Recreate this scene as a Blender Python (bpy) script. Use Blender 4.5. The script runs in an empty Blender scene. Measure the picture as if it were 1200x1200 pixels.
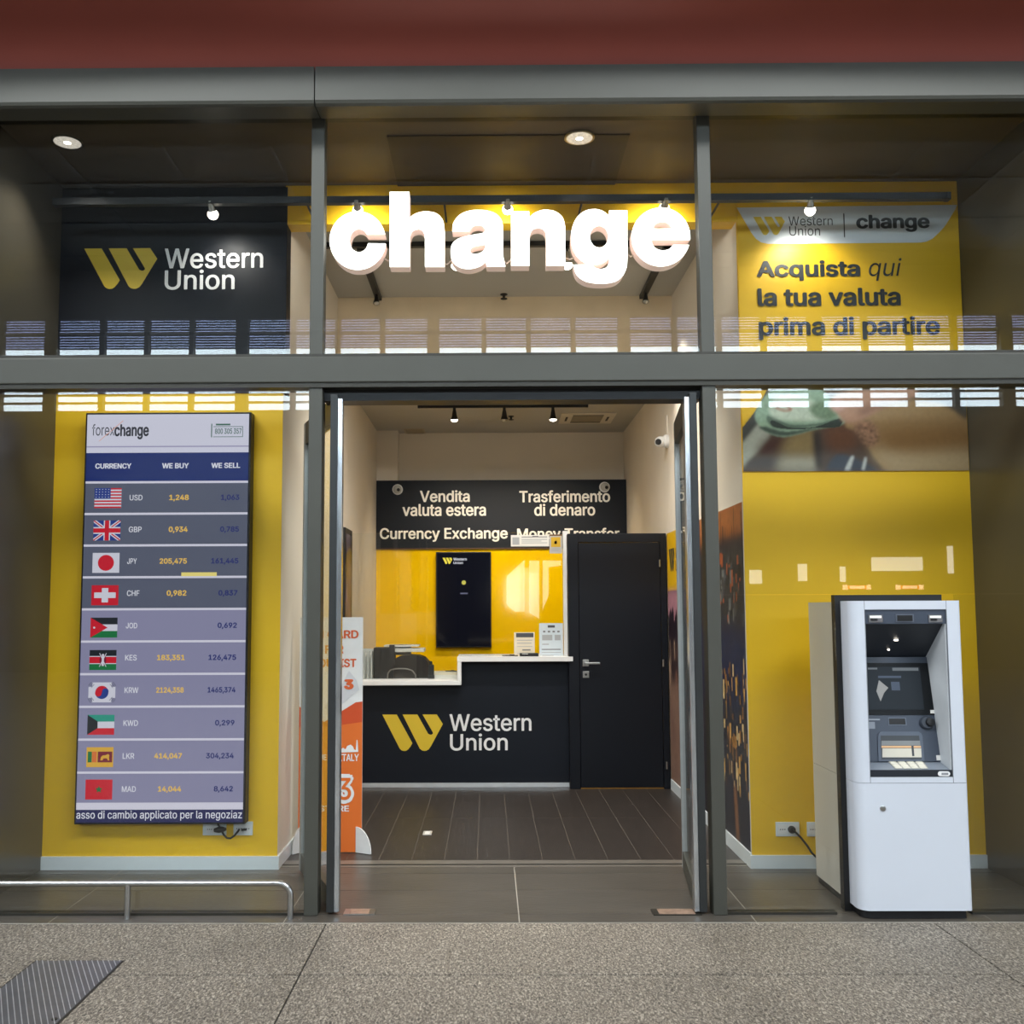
import bpy, math, random, os
from mathutils import Vector, Matrix
random.seed(7)
S = bpy.context.scene
COL = S.collection

# ------------------------------------------------------------------ camera
FPX, CX, CY = 1150.0, 564.5, 620.6
YAW, PITCH, ROLL = -0.00708, 0.08052, -0.00372
EYE = Vector((0, 0, 1.5))

def cam_rows():
    B = Matrix(((1, 0, 0), (0, 0, -1), (0, 1, 0)))
    c, s = math.cos(YAW), math.sin(YAW)
    Ry = Matrix(((c, 0, -s), (0, 1, 0), (s, 0, c)))
    c, s = math.cos(PITCH), math.sin(PITCH)
    Rx = Matrix(((1, 0, 0), (0, c, s), (0, -s, c)))
    c, s = math.cos(ROLL), math.sin(ROLL)
    Rz = Matrix(((c, -s, 0), (s, c, 0), (0, 0, 1)))
    return Rz @ Rx @ Ry @ B
RM = cam_rows()
cd = bpy.data.cameras.new('camera')
cam = bpy.data.objects.new('camera', cd)
COL.objects.link(cam)
cd.sensor_fit = 'HORIZONTAL'
cd.sensor_width = 36
cd.lens = FPX / 1200 * 36
cd.shift_x = (600 - CX) / 1200
cd.shift_y = (CY - 600) / 1200
cd.clip_end = 200
m = Matrix.Identity(4)
for i in range(3):
    m[i][0], m[i][1], m[i][2], m[i][3] = RM[0][i], -RM[1][i], -RM[2][i], EYE[i]
cam.matrix_world = m
S.camera = cam

# ------------------------------------------------------------------ world, lights, exposure
S.view_settings.view_transform = 'Standard'
S.view_settings.look = 'None'
S.view_settings.exposure = 0.0
S.view_settings.gamma = 1.0
S.view_settings.use_curve_mapping = False
W = bpy.data.worlds.new('daylight')
S.world = W
W.use_nodes = True
W.node_tree.nodes['Background'].inputs[0].default_value = (0.80, 0.88, 1.0, 1)
W.node_tree.nodes['Background'].inputs[1].default_value = 1.6

def area(name, loc, target, sx, sy, power, col):
    l = bpy.data.lights.new(name, 'AREA')
    l.shape = 'RECTANGLE'
    l.size, l.size_y, l.energy, l.color = sx, sy, power, col
    o = bpy.data.objects.new(name, l)
    COL.objects.link(o)
    o.location = loc
    o.rotation_euler = (Vector(target) - Vector(loc)).to_track_quat('-Z', 'Y').to_euler()
    return o
area('added_concourse_light', (-5, -1.5, 9.3), (-1, 4.9, 1.2), 7, 1.4, 800, (0.93, 0.97, 1.0))  # unseen area lamps added to light the paving and shop front
area('added_concourse_light', (5, -1.5, 9.3), (1, 4.9, 1.2), 7, 1.4, 800, (0.93, 0.97, 1.0))

def lamp(name, kind, loc, power, col, radius=0.04, target=None, angle=60, blend=0.6):
    l = bpy.data.lights.new(name, kind)
    l.energy, l.color, l.shadow_soft_size = power, col, radius
    o = bpy.data.objects.new(name, l)
    COL.objects.link(o)
    o.location = loc
    if kind == 'SPOT':
        l.spot_size, l.spot_blend = math.radians(angle), blend
        o.rotation_euler = (Vector(target) - Vector(loc)).to_track_quat('-Z', 'Y').to_euler()
    return o
WARM = (1.0, 0.88, 0.70)
SOFT = (1.0, 0.95, 0.87)

# ------------------------------------------------------------------ projection helpers
def ray(x, y):
    c = Vector(((x - CX) / FPX, (y - CY) / FPX, 1))
    return RM.transposed() @ c
def at(x, y, Y):
    d = ray(x, y)
    return EYE + d * (Y / d.y)
def fl(x, y, z=0.0):
    d = ray(x, y)
    return EYE + d * ((z - EYE.z) / d.z)
def onx(x, y, X):
    d = ray(x, y)
    return EYE + d * (X / d.x)
def onplane(x, y, P, N):
    d = ray(x, y)
    return EYE + d * ((P - EYE).dot(N) / d.dot(N))
def rect(x0, y0, x1, y1, Y):
    "pixel box on the upright plane Y -> X0, Z0, X1, Z1"
    a, b, c, d = at(x0, y0, Y), at(x1, y0, Y), at(x0, y1, Y), at(x1, y1, Y)
    return (a.x + c.x) / 2, (c.z + d.z) / 2, (b.x + d.x) / 2, (a.z + b.z) / 2

# ------------------------------------------------------------------ materials
def lin(c):
    if isinstance(c, str):
        c = [int(c[i:i + 2], 16) for i in (0, 2, 4)]
    return tuple(((v / 255) / 12.92 if v / 255 <= 0.04045 else ((v / 255 + 0.055) / 1.055) ** 2.4) for v in c) + (1,)
MATS = {}
def mat(name, col='808080', rough=0.5, metal=0.0, var=0.06, scale=6.0, bump=0.0, bscale=60, emit=0.0, ecol=None, spec=0.5, coat=0.0, stretch=None):
    if name in MATS:
        return MATS[name]
    M = bpy.data.materials.new(name)
    M.use_nodes = True
    nt = M.node_tree
    P = nt.nodes['Principled BSDF']
    c = lin(col)
    P.inputs['Roughness'].default_value = rough
    P.inputs['Metallic'].default_value = metal
    P.inputs['Specular IOR Level'].default_value = spec
    P.inputs['Coat Weight'].default_value = coat
    tc = nt.nodes.new('ShaderNodeTexCoord')
    src = tc.outputs['Object']
    if stretch:
        mp = nt.nodes.new('ShaderNodeMapping')
        mp.inputs['Scale'].default_value = stretch
        nt.links.new(src, mp.inputs[0])
        src = mp.outputs[0]
    if var > 0:
        n = nt.nodes.new('ShaderNodeTexNoise')
        n.inputs['Scale'].default_value = scale
        n.inputs['Detail'].default_value = 4
        nt.links.new(src, n.inputs['Vector'])
        r = nt.nodes.new('ShaderNodeMapRange')
        r.inputs['From Min'].default_value, r.inputs['From Max'].default_value = 0.3, 0.7
        r.inputs['To Min'].default_value, r.inputs['To Max'].default_value = 1 - var, 1 + var
        nt.links.new(n.outputs['Fac'], r.inputs['Value'])
        mx = nt.nodes.new('ShaderNodeVectorMath')
        mx.operation = 'SCALE'
        mx.inputs[0].default_value = c[:3]
        nt.links.new(r.outputs[0], mx.inputs['Scale'])
        nt.links.new(mx.outputs[0], P.inputs['Base Color'])
    else:
        P.inputs['Base Color'].default_value = c
    if bump > 0:
        n2 = nt.nodes.new('ShaderNodeTexNoise')
        n2.inputs['Scale'].default_value = bscale
        n2.inputs['Detail'].default_value = 5
        nt.links.new(src, n2.inputs['Vector'])
        b = nt.nodes.new('ShaderNodeBump')
        b.inputs['Strength'].default_value = bump
        b.inputs['Distance'].default_value = 0.01
        nt.links.new(n2.outputs['Fac'], b.inputs['Height'])
        nt.links.new(b.outputs[0], P.inputs['Normal'])
    if emit > 0:
        P.inputs['Emission Color'].default_value = lin(ecol or col)
        P.inputs['Emission Strength'].default_value = emit
    MATS[name] = M
    return M
def screen_mat(name, col, k=1.0):
    "a lit display pixel colour"
    return mat(name, '050505', 0.35, var=0, emit=k, ecol=col, spec=0.3)
def glass_mat(name, base=0.04, tint=(0.94, 0.95, 0.94)):
    if name in MATS:
        return MATS[name]
    M = bpy.data.materials.new(name)
    M.use_nodes = True
    nt = M.node_tree
    nt.nodes.clear()
    out = nt.nodes.new('ShaderNodeOutputMaterial')
    mix = nt.nodes.new('ShaderNodeMixShader')
    t = nt.nodes.new('ShaderNodeBsdfTransparent')
    t.inputs[0].default_value = (*tint, 1)
    g = nt.nodes.new('ShaderNodeBsdfGlossy')
    g.inputs['Roughness'].default_value = 0.0
    lw = nt.nodes.new('ShaderNodeLayerWeight')
    p = nt.nodes.new('ShaderNodeMath')
    p.operation = 'POWER'
    p.inputs[1].default_value = 5
    nt.links.new(lw.outputs['Facing'], p.inputs[0])
    q = nt.nodes.new('ShaderNodeMath')
    q.operation = 'MULTIPLY_ADD'
    q.inputs[1].default_value = 1 - base
    q.inputs[2].default_value = base
    nt.links.new(p.outputs[0], q.inputs[0])
    nt.links.new(q.outputs[0], mix.inputs[0])
    nt.links.new(t.outputs[0], mix.inputs[1])
    nt.links.new(g.outputs[0], mix.inputs[2])
    nt.links.new(mix.outputs[0], out.inputs[0])
    MATS[name] = M
    return M

def granite():
    M = bpy.data.materials.new('flamed_granite')
    M.use_nodes = True
    nt = M.node_tree
    P = nt.nodes['Principled BSDF']
    P.inputs['Roughness'].default_value = 0.62
    tc = nt.nodes.new('ShaderNodeTexCoord')
    mp = nt.nodes.new('ShaderNodeMapping')
    mp.inputs['Rotation'].default_value = (0, 0, 0.9)
    mp.inputs['Scale'].default_value = (1.9, .9, 1)
    nt.links.new(tc.outputs['Object'], mp.inputs[0])
    n = nt.nodes.new('ShaderNodeTexNoise')
    n.inputs['Scale'].default_value = 62
    n.inputs['Detail'].default_value = 6
    n.inputs['Roughness'].default_value = 0.7
    n.inputs['Distortion'].default_value = 0.8
    nt.links.new(mp.outputs[0], n.inputs['Vector'])
    r = nt.nodes.new('ShaderNodeValToRGB')
    e = r.color_ramp.elements
    e[0].position, e[0].color = 0.35, lin((50, 46, 41))
    e[1].position, e[1].color = 0.66, lin((200, 190, 174))
    k = e.new(0.5)
    k.color = lin((116, 108, 97))
    nt.links.new(n.outputs['Fac'], r.inputs[0])
    n2 = nt.nodes.new('ShaderNodeTexNoise')
    n2.inputs['Scale'].default_value = 1.6
    n2.inputs['Detail'].default_value = 3
    nt.links.new(tc.outputs['Object'], n2.inputs['Vector'])
    rr = nt.nodes.new('ShaderNodeMapRange')
    rr.inputs['From Min'].default_value, rr.inputs['From Max'].default_value = 0.3, 0.7
    rr.inputs['To Min'].default_value, rr.inputs['To Max'].default_value = 0.94, 1.2
    nt.links.new(n2.outputs['Fac'], rr.inputs['Value'])
    v = nt.nodes.new('ShaderNodeVectorMath')
    v.operation = 'SCALE'
    nt.links.new(r.outputs[0], v.inputs[0])
    nt.links.new(rr.outputs[0], v.inputs['Scale'])
    nt.links.new(v.outputs[0], P.inputs['Base Color'])
    b = nt.nodes.new('ShaderNodeBump')
    b.inputs['Strength'].default_value = 0.5
    b.inputs['Distance'].default_value = 0.006
    nt.links.new(n.outputs['Fac'], b.inputs['Height'])
    nt.links.new(b.outputs[0], P.inputs['Normal'])
    return M

STEEL = mat('satin_grey_aluminium', (74, 74, 67), 0.45, 0.2, 0.04, 3)
DARKSTEEL = mat('dark_bronze_aluminium', (60, 58, 52), 0.4, 0.5, 0.05, 3)
BLACK = mat('matt_black', (16, 16, 18), 0.45)
BRIGHT = mat('polished_aluminium', (205, 210, 214), 0.22, 0.9, 0.18, 40, stretch=(1, 1, .15))
STAIN = mat('brushed_stainless', (190, 190, 188), 0.28, 1.0, 0.06, 30)
RED = mat('red_painted_soffit', (146, 70, 58), 0.6, 0, 0.08, 1.2)
BEIGE = mat('warm_white_wall_paint', (226, 216, 200), 0.7, 0, 0.03, 2)
CEIL = mat('white_ceiling_paint', (186, 183, 176), 0.75, 0, 0.03, 2)
DCEIL = mat('taupe_ceiling_panel', (88, 79, 67), 0.6, 0, 0.05, 2)
HATCH = mat('dark_taupe_hatch', (66, 59, 50), 0.6, 0, 0.05, 2)
TAUPE = mat('dark_taupe_wall', (80, 75, 64), 0.3, 0, 0.06, 2)
YEL = mat('yellow_wall_film', (242, 194, 26), 0.48, 0, 0.03, 2)
YELG = mat('yellow_gloss_panel', (250, 200, 0), 0.06, 0, 0.02, 2, coat=0.6)
NAVY = mat('charcoal_laminate', (14, 19, 29), 0.5, 0, 0.05, 3, spec=0.3)
NAVYD = mat('charcoal_door_laminate', (9, 13, 22), 0.5, 0, 0.05, 3, spec=0.3)
WHITE = mat('white_laminate', (232, 232, 230), 0.4, 0, 0.02, 4)
BASEB = mat('pale_grey_baseboard', (226, 234, 238), 0.35, 0, 0.02, 4)
LOGO = mat('golden_logo_film', (222, 190, 52), 0.4, 0, 0.02, 4)
LWHITE = mat('white_lettering_film', (236, 236, 236), 0.4, 0, 0.02, 4)
LDARK = mat('slate_lettering_film', (44, 49, 52), 0.45, 0, 0.02, 4)
GLASS = glass_mat('clear_shop_glass')
GLASS2 = glass_mat('clear_counter_glass', 0.03, (0.97, 0.98, 0.97))
TILE = mat('grey_brown_porcelain_tile', (84, 79, 72), 0.34, 0, 0.12, 5, 0.12, 30, stretch=(.6, 2, 1))
PLANK = mat('dark_wood_effect_plank', (54, 48, 44), 0.36, 0, 0.16, 8, 0.15, 50, stretch=(4, .5, 1))
GROUT = mat('pale_grout', (176, 170, 158), 0.8, 0, 0.05)
GRAN = granite()
JOINT = mat('dark_paving_joint', (52, 50, 47), 0.9)
PAPER = mat('printed_paper_white', (228, 226, 220), 0.6, 0, 0.02)
INK = mat('grey_print_ink', (120, 120, 122), 0.6, 0, 0.02)

# ------------------------------------------------------------------ mesh builder
def wloc(o):
    v = Vector((0, 0, 0))
    while o:
        v += o.location
        o = o.parent
    return v
class MB:
    def __init__(s):
        s.v, s.f, s.m, s.mats = [], [], [], []
    def mi(s, M):
        if M not in s.mats:
            s.mats.append(M)
        return s.mats.index(M)
    def add(s, vs, fs, M):
        b, i = len(s.v), s.mi(M)
        s.v += [Vector(v) for v in vs]
        for f in fs:
            s.f.append([b + k for k in f])
            s.m.append(i)
    def box(s, x0, x1, y0, y1, z0, z1, M, bev=0.0):
        if bev <= 0:
            vs = [(x, y, z) for z in (z0, z1) for y in (y0, y1) for x in (x0, x1)]
            s.add(vs, [(0, 2, 3, 1), (4, 5, 7, 6), (0, 1, 5, 4), (2, 6, 7, 3), (0, 4, 6, 2), (1, 3, 7, 5)], M)
            return
        import bmesh
        bm = bmesh.new()
        bmesh.ops.create_cube(bm, size=1)
        for v in bm.verts:
            v.co = Vector((x0 + (v.co.x + .5) * (x1 - x0), y0 + (v.co.y + .5) * (y1 - y0), z0 + (v.co.z + .5) * (z1 - z0)))
        bmesh.ops.bevel(bm, geom=bm.edges[:], offset=bev, segments=2, profile=0.5, affect='EDGES')
        s.frombm(bm, M)
    def frombm(s, bm, M):
        bm.verts.ensure_lookup_table()
        bm.verts.index_update()
        s.add([v.co.copy() for v in bm.verts], [[v.index for v in f.verts] for f in bm.faces], M)
        bm.free()
    def prism(s, pts, off, M, M2=None):
        "closed polygon pts (3d, in order) pushed by vector off"
        n = len(pts)
        off = Vector(off)
        P = [Vector(p) for p in pts]
        vs = P + [p + off for p in P]
        s.add(vs, [list(range(n - 1, -1, -1))], M)
        s.add(vs, [list(range(n, 2 * n))], M)
        s.add(vs, [(i, (i + 1) % n, n + (i + 1) % n, n + i) for i in range(n)], M2 or M)
    def poly(s, pts, M):
        s.add(pts, [list(range(len(pts)))], M)
    def tube(s, pts, r, M, n=10, caps=True):
        P = [Vector(p) for p in pts]
        rs = r if isinstance(r, (list, tuple)) else [r] * len(P)
        vs, fs = [], []
        up = None
        for i, p in enumerate(P):
            t = (P[min(i + 1, len(P) - 1)] - P[max(i - 1, 0)]).normalized()
            if up is None:
                up = Vector((0, 0, 1)) if abs(t.z) < .9 else Vector((1, 0, 0))
            a = (up - t * up.dot(t)).normalized()
            up = a
            b = t.cross(a)
            for k in range(n):
                w = 2 * math.pi * k / n
                vs.append(p + (a * math.cos(w) + b * math.sin(w)) * rs[i])
        for i in range(len(P) - 1):
            for k in range(n):
                fs.append((i * n + k, i * n + (k + 1) % n, (i + 1) * n + (k + 1) % n, (i + 1) * n + k))
        if caps:
            fs += [list(range(n - 1, -1, -1)), list(range((len(P) - 1) * n, len(P) * n))]
        s.add(vs, fs, M)
    def lathe(s, prof, c, axis, M, n=20):
        "prof [(r, h)] about axis through c"
        ax = Vector(axis).normalized()
        a = ax.orthogonal().normalized()
        b = ax.cross(a)
        c = Vector(c)
        vs, fs = [], []
        for r, h in prof:
            for k in range(n):
                w = 2 * math.pi * k / n
                vs.append(c + ax * h + (a * math.cos(w) + b * math.sin(w)) * r)
        for i in range(len(prof) - 1):
            for k in range(n):
                fs.append((i * n + k, i * n + (k + 1) % n, (i + 1) * n + (k + 1) % n, (i + 1) * n + k))
        fs += [list(range(n - 1, -1, -1)), list(range((len(prof) - 1) * n, len(prof) * n))]
        s.add(vs, fs, M)
    def build(s, name, parent=None, smooth=False):
        me = bpy.data.meshes.new(name)
        o = bpy.data.objects.new(name, me)
        base = wloc(parent) if parent else Vector((0, 0, 0))
        me.from_pydata([tuple(v - base) for v in s.v], [], s.f)
        for M in s.mats:
            me.materials.append(M)
        for i, p in enumerate(me.polygons):
            p.material_index = s.m[i]
        me.validate()
        me.update()
        import bmesh
        bm = bmesh.new()
        bm.from_mesh(me)
        bmesh.ops.recalc_face_normals(bm, faces=bm.faces[:])
        bm.to_mesh(me)
        bm.free()
        if smooth:
            for p in me.polygons:
                p.use_smooth = True
            me.set_sharp_from_angle(angle=math.radians(38))
        COL.objects.link(o)
        if parent:
            o.parent = parent
        return o
def thing(name, label, cat, loc, group=None):
    o = bpy.data.objects.new(name, None)
    COL.objects.link(o)
    o.location = loc
    o['label'], o['category'] = label, cat
    if group:
        o['group'] = group
    return o
def tag(o, label, cat, group=None):
    o['label'], o['category'] = label, cat
    if group:
        o['group'] = group
    return o
def struct(o, label):
    o['kind'] = 'structure'
    o['label'] = label
    o['category'] = 'building'
    return o
def Box(name, parent, x0, x1, y0, y1, z0, z1, M, bev=0.0):
    b = MB()
    b.box(x0, x1, y0, y1, z0, z1, M, bev)
    return b.build(name, parent)

# ------------------------------------------------------------------ lettering
from mathutils.geometry import delaunay_2d_cdt
def load_font(fn):
    try:
        return bpy.data.fonts.load(os.path.join(bpy.utils.system_resource('DATAFILES'), 'fonts', fn))
    except Exception:
        return None
INTER = load_font('Inter.woff2')
def text_mesh(s, bold=0.0, italic=0.0, spacing=1.0, res=4):
    cu = bpy.data.curves.new('t', 'FONT')
    cu.body = s
    if INTER:
        cu.font = INTER
    cu.offset = bold
    cu.shear = italic
    cu.space_character = spacing
    cu.resolution_u = res
    cu.dimensions = '2D'
    cu.fill_mode = 'NONE'
    o = bpy.data.objects.new('t', cu)
    COL.objects.link(o)
    dg = bpy.context.evaluated_depsgraph_get()
    ev = o.evaluated_get(dg)
    me = ev.to_mesh()
    pv = [Vector((v.co.x, v.co.y)) for v in me.vertices]
    ed = [tuple(e.vertices) for e in me.edges]
    r_ = delaunay_2d_cdt(pv, ed, [], 0, 1e-6)
    vs = [Vector((v.x, v.y, 0)) for v in r_[0]]
    fs = [list(f) for f in r_[2]]
    if fs:
        # keep the triangles that lie inside an odd number of outlines
        c = np.array([[sum(vs[k].x for k in f) / len(f), sum(vs[k].y for k in f) / len(f)] for f in fs])
        a = np.array([(pv[k].x, pv[k].y) for k, _ in ed])
        b_ = np.array([(pv[k].x, pv[k].y) for _, k in ed])
        up = (a[None, :, 1] > c[:, None, 1]) != (b_[None, :, 1] > c[:, None, 1])
        dy = np.where(a[:, 1] == b_[:, 1], 1e-12, b_[:, 1] - a[:, 1])
        xi = a[None, :, 0] + (c[:, None, 1] - a[None, :, 1]) * ((b_[:, 0] - a[:, 0]) / dy)[None]
        odd = (up & (xi > c[:, None, 0])).sum(1) % 2
        fs = [f for f, o_ in zip(fs, odd) if o_]
    ev.to_mesh_clear()
    bpy.data.objects.remove(o)
    bpy.data.curves.remove(cu)
    return vs, fs
def text3(mb, s, P, U, V, M, bold=0.0, italic=0.0, spacing=1.0):
    "lettering whose inked box fills the parallelogram P, P+U, P+V"
    vs, fs = text_mesh(s, 0.0, italic, spacing=spacing)
    if not vs:
        return
    x0, x1 = min(v.x for v in vs) - bold, max(v.x for v in vs) + bold
    y0, y1 = min(v.y for v in vs) - bold * .7, max(v.y for v in vs) + bold * .7
    sh = [(0, 0)]
    if bold:
        sh += [(bold * math.cos(w), .7 * bold * math.sin(w)) for w in (math.pi * k / 4 for k in range(8))]
    nrm = -U.cross(V).normalized() * -1.0
    for k, (dx, dy) in enumerate(sh):
        mb.add([P + nrm * (.00012 * k) + U * ((v.x + dx - x0) / (x1 - x0)) + V * ((v.y + dy - y0) / (y1 - y0)) for v in vs], fs, M)
def text(mb, s, box, Y, M, bold=0.0, italic=0.0, spacing=1.0):
    X0, Z0, X1, Z1 = rect(*box, Y)
    text3(mb, s, Vector((X0, Y, Z0)), Vector((X1 - X0, 0, 0)), Vector((0, 0, Z1 - Z0)), M, bold, italic, spacing)
def word(parent, s, box, Y, M, bold=0.0, italic=0.0, name='lettering'):
    b = MB()
    text(b, s, box, Y, M, bold, italic)
    return b.build(name, parent)
LOGO1 = [(0, 1), (.238, 1), (.497, .215), (.47, .13), (.43, .045), (.395, .005), (.36, .0), (.325, .012), (.29, .06)]
LOGO2 = [(.335, 1), (.579, 1), (.755, .475), (.785, .445), (.815, .445), (.836, .475), (.832, .515), (.665, 1), (.90, 1), (1, .735), (.80, .12), (.765, .04), (.725, .003), (.69, .0), (.655, .015), (.62, .06)]
def logo3(mb, P, U, V, M):
    for L in (LOGO1, LOGO2):
        mb.poly([P + U * a + V * b for a, b in L], M)
def logo(mb, box, Y, M):
    X0, Z0, X1, Z1 = rect(*box, Y)
    logo3(mb, Vector((X0, Y, Z0)), Vector((X1 - X0, 0, 0)), Vector((0, 0, Z1 - Z0)), M)
def pbox(mb, box, Y, M, d=0.0):
    X0, Z0, X1, Z1 = rect(*box, Y)
    if d:
        mb.box(X0, X1, Y, Y + d, Z0, Z1, M)
    else:
        mb.poly([(X0, Y, Z0), (X1, Y, Z0), (X1, Y, Z1), (X0, Y, Z1)], M)
def ppoly(mb, pts, Y, M, d=0.0):
    P = [at(x, y, Y) for x, y in pts]
    if d:
        mb.prism(P, (0, d, 0), M)
    else:
        mb.poly(P, M)

# ------------------------------------------------------------------ printed pictures (flat prints on a fine grid)
import numpy as np
def paint(w, h, layers, seed=1):
    "layers: (polygon in pixel units or None, colour, blur px, grain)"
    rng = np.random.default_rng(seed)
    img = np.zeros((h, w, 3))
    yy, xx = np.mgrid[0:h, 0:w] + 0.5
    def box_blur(a, r):
        r = int(r)
        if r < 1:
            return a
        for ax in (0, 1):
            for _ in range(2):
                p = np.pad(a, [(r, r) if k == ax else (0, 0) for k in (0, 1)], mode='edge')
                c = np.cumsum(p, axis=ax)
                c = np.concatenate([np.zeros_like(np.take(c, [0], axis=ax)), c], axis=ax)
                n = a.shape[ax]
                a = (np.take(c, range(2 * r + 1, 2 * r + 1 + n), axis=ax) - np.take(c, range(0, n), axis=ax)) / (2 * r + 1)
        return a
    for poly, col, blur, grain in layers:
        if poly is None:
            m = np.ones((h, w))
        else:
            m = np.zeros((h, w), bool)
            n = len(poly)
            for i in range(n):
                (xa, ya), (xb, yb) = poly[i], poly[(i + 1) % n]
                if ya == yb:
                    continue
                c = ((yy >= min(ya, yb)) & (yy < max(ya, yb))) & (xx < xa + (yy - ya) * (xb - xa) / (yb - ya))
                m ^= c
            m = box_blur(m.astype(float), blur)
        g = box_blur(rng.normal(0, 1, (h, w)), 1) * grain * 2.2 if grain else 0
        c = np.array(lin(col)[:3])
        img = img * (1 - m[..., None]) + (c * (1 + (g[..., None] if grain else 0))).clip(0, 1) * m[..., None]
    return img.clip(0, 1)
def printed(name, img, P, U, V, parent, rough=.4):
    h, w, _ = img.shape
    me = bpy.data.meshes.new(name)
    base = wloc(parent)
    u, v = np.meshgrid(np.linspace(0, 1, w + 1), np.linspace(1, 0, h + 1))
    co = np.array(P - base)[None, None] + u[..., None] * np.array(U) + v[..., None] * np.array(V)
    idx = np.arange((w + 1) * (h + 1)).reshape(h + 1, w + 1)
    q = np.stack([idx[1:, :-1], idx[1:, 1:], idx[:-1, 1:], idx[:-1, :-1]], -1).reshape(-1, 4)
    me.from_pydata(co.reshape(-1, 3).tolist(), [], q.tolist())
    a = me.color_attributes.new('print_colour', 'FLOAT_COLOR', 'POINT')
    pad = np.pad(img, ((0, 1), (0, 1), (0, 0)), mode='edge')
    a.data.foreach_set('color', np.concatenate([pad, np.ones((h + 1, w + 1, 1))], -1).astype(np.float32).ravel())
    key = 'picture_print_%d' % int(rough * 100)
    if key not in MATS:
        M = bpy.data.materials.new('picture_print')
        M.use_nodes = True
        nt = M.node_tree
        at_ = nt.nodes.new('ShaderNodeAttribute')
        at_.attribute_name = 'print_colour'
        nt.links.new(at_.outputs['Color'], nt.nodes['Principled BSDF'].inputs['Base Color'])
        nt.nodes['Principled BSDF'].inputs['Roughness'].default_value = rough
        MATS[key] = M
    me.materials.append(MATS[key])
    o = bpy.data.objects.new(name, me)
    COL.objects.link(o)
    o.parent = parent
    return o

# ------------------------------------------------------------------ key planes
FY, SY, CYN, SGN = 4.98, 5.82, 8.42, 10.72
XL, XR = -2.605, 2.865          # side walls of the window bays
IL, IR = -1.235, 1.515          # inner shop walls
CZ, CZ2 = 4.06, 3.47            # ceilings

# ================================================================== SETTING
# concourse paving: granite slabs with joints
b = MB()
b.box(-16, 16, -14, 4.842, -0.12, -0.006, JOINT)
JX = [-0.786 + 2.9 * k for k in range(-5, 7)]
JY = [4.836, 4.167, 2.9, 1.6, 0.3, -1.0, -3, -5, -7, -9, -11, -14]
for i in range(len(JX) - 1):
    for j in range(len(JY) - 1):
        b.box(JX[i] + .004, JX[i + 1] - .004, JY[j + 1] + .006, JY[j] - .006, -0.05, 0.0, GRAN)
b.box(-16, XL - .1, 4.842, 5.3, -0.12, 0, GRAN)
b.box(XR + .1, 16, 4.842, 5.3, -0.12, 0, GRAN)
struct(b.build('floor_concourse'), 'flamed grey granite paving of the concourse in front of the shop')
# entrance tiles
def tiles(name, x0, x1, y0, y1, xs, ys, M, g, z=0.0, base=GROUT, label=''):
    b = MB()
    b.box(x0, x1, y0, y1, -0.10, z - 0.0015, base)
    X = [x0] + [x for x in xs if x0 < x < x1] + [x1]
    Y = [y0] + [y for y in ys if y0 < y < y1] + [y1]
    for i in range(len(X) - 1):
        for j in range(len(Y) - 1):
            b.box(X[i] + g, X[i + 1] - g, Y[j] + g, Y[j + 1] - g, -0.02, z, M)
    return struct(b.build(name), label)
tiles('floor_entrance', XL - .1, XR + .1, 4.845, 5.86, [0.14 + 1.135 * k for k in range(-4, 5)], [4.976, 5.387, 5.72], TILE, 0.0024, label='grey brown porcelain tiles of the entrance strip and window bays')
b = MB()
b.box(IL, IR, 5.86, 6.01, -0.1, 0.001, mat('threshold_tile', (112, 106, 98), .3, 0, .1, 8))
b.box(IL, IR, 5.90, 5.915, -0.01, 0.004, DARKSTEEL)
struct(b.build('trim_1'), 'narrow threshold strip between entrance tiles and plank floor')
xs0 = fl(559, 1007).x
tiles('floor_shop', IL, IR, 6.01, SGN + .3, [xs0 + .1965 * k for k in range(-12, 14)], [7.2, 9.0], PLANK, 0.0012, base=mat('plank_joint', (120, 112, 102), .8), label='dark wood effect plank floor inside the shop')

# inner shop walls
b = MB(); b.box(IL - .12, IL, SY + .004, SGN + .3, 0, CZ, BEIGE)
struct(b.build('wall_left'), 'warm white inner wall of the shop behind the promotional stand')
b = MB(); b.box(IR, IR + .12, SY + .004, SGN + .3, 0, CZ, BEIGE)
struct(b.build('wall_right'), 'warm white inner wall of the shop beside the charcoal door')
b = MB(); b.box(IL, IR, SGN + .18, SGN + .3, 0, CZ2 + .1, BEIGE)
struct(b.build('wall_back'), 'warm white back wall above the charcoal overhead sign')
b = MB(); b.box(IL, -1.0, SGN + .012, SGN + .18, at(588, 562.5, SGN).z + .0005, CZ2, BEIGE)
struct(b.build('wall_chase'), 'boxed wall chase in the upper corner of the shop')
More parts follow.
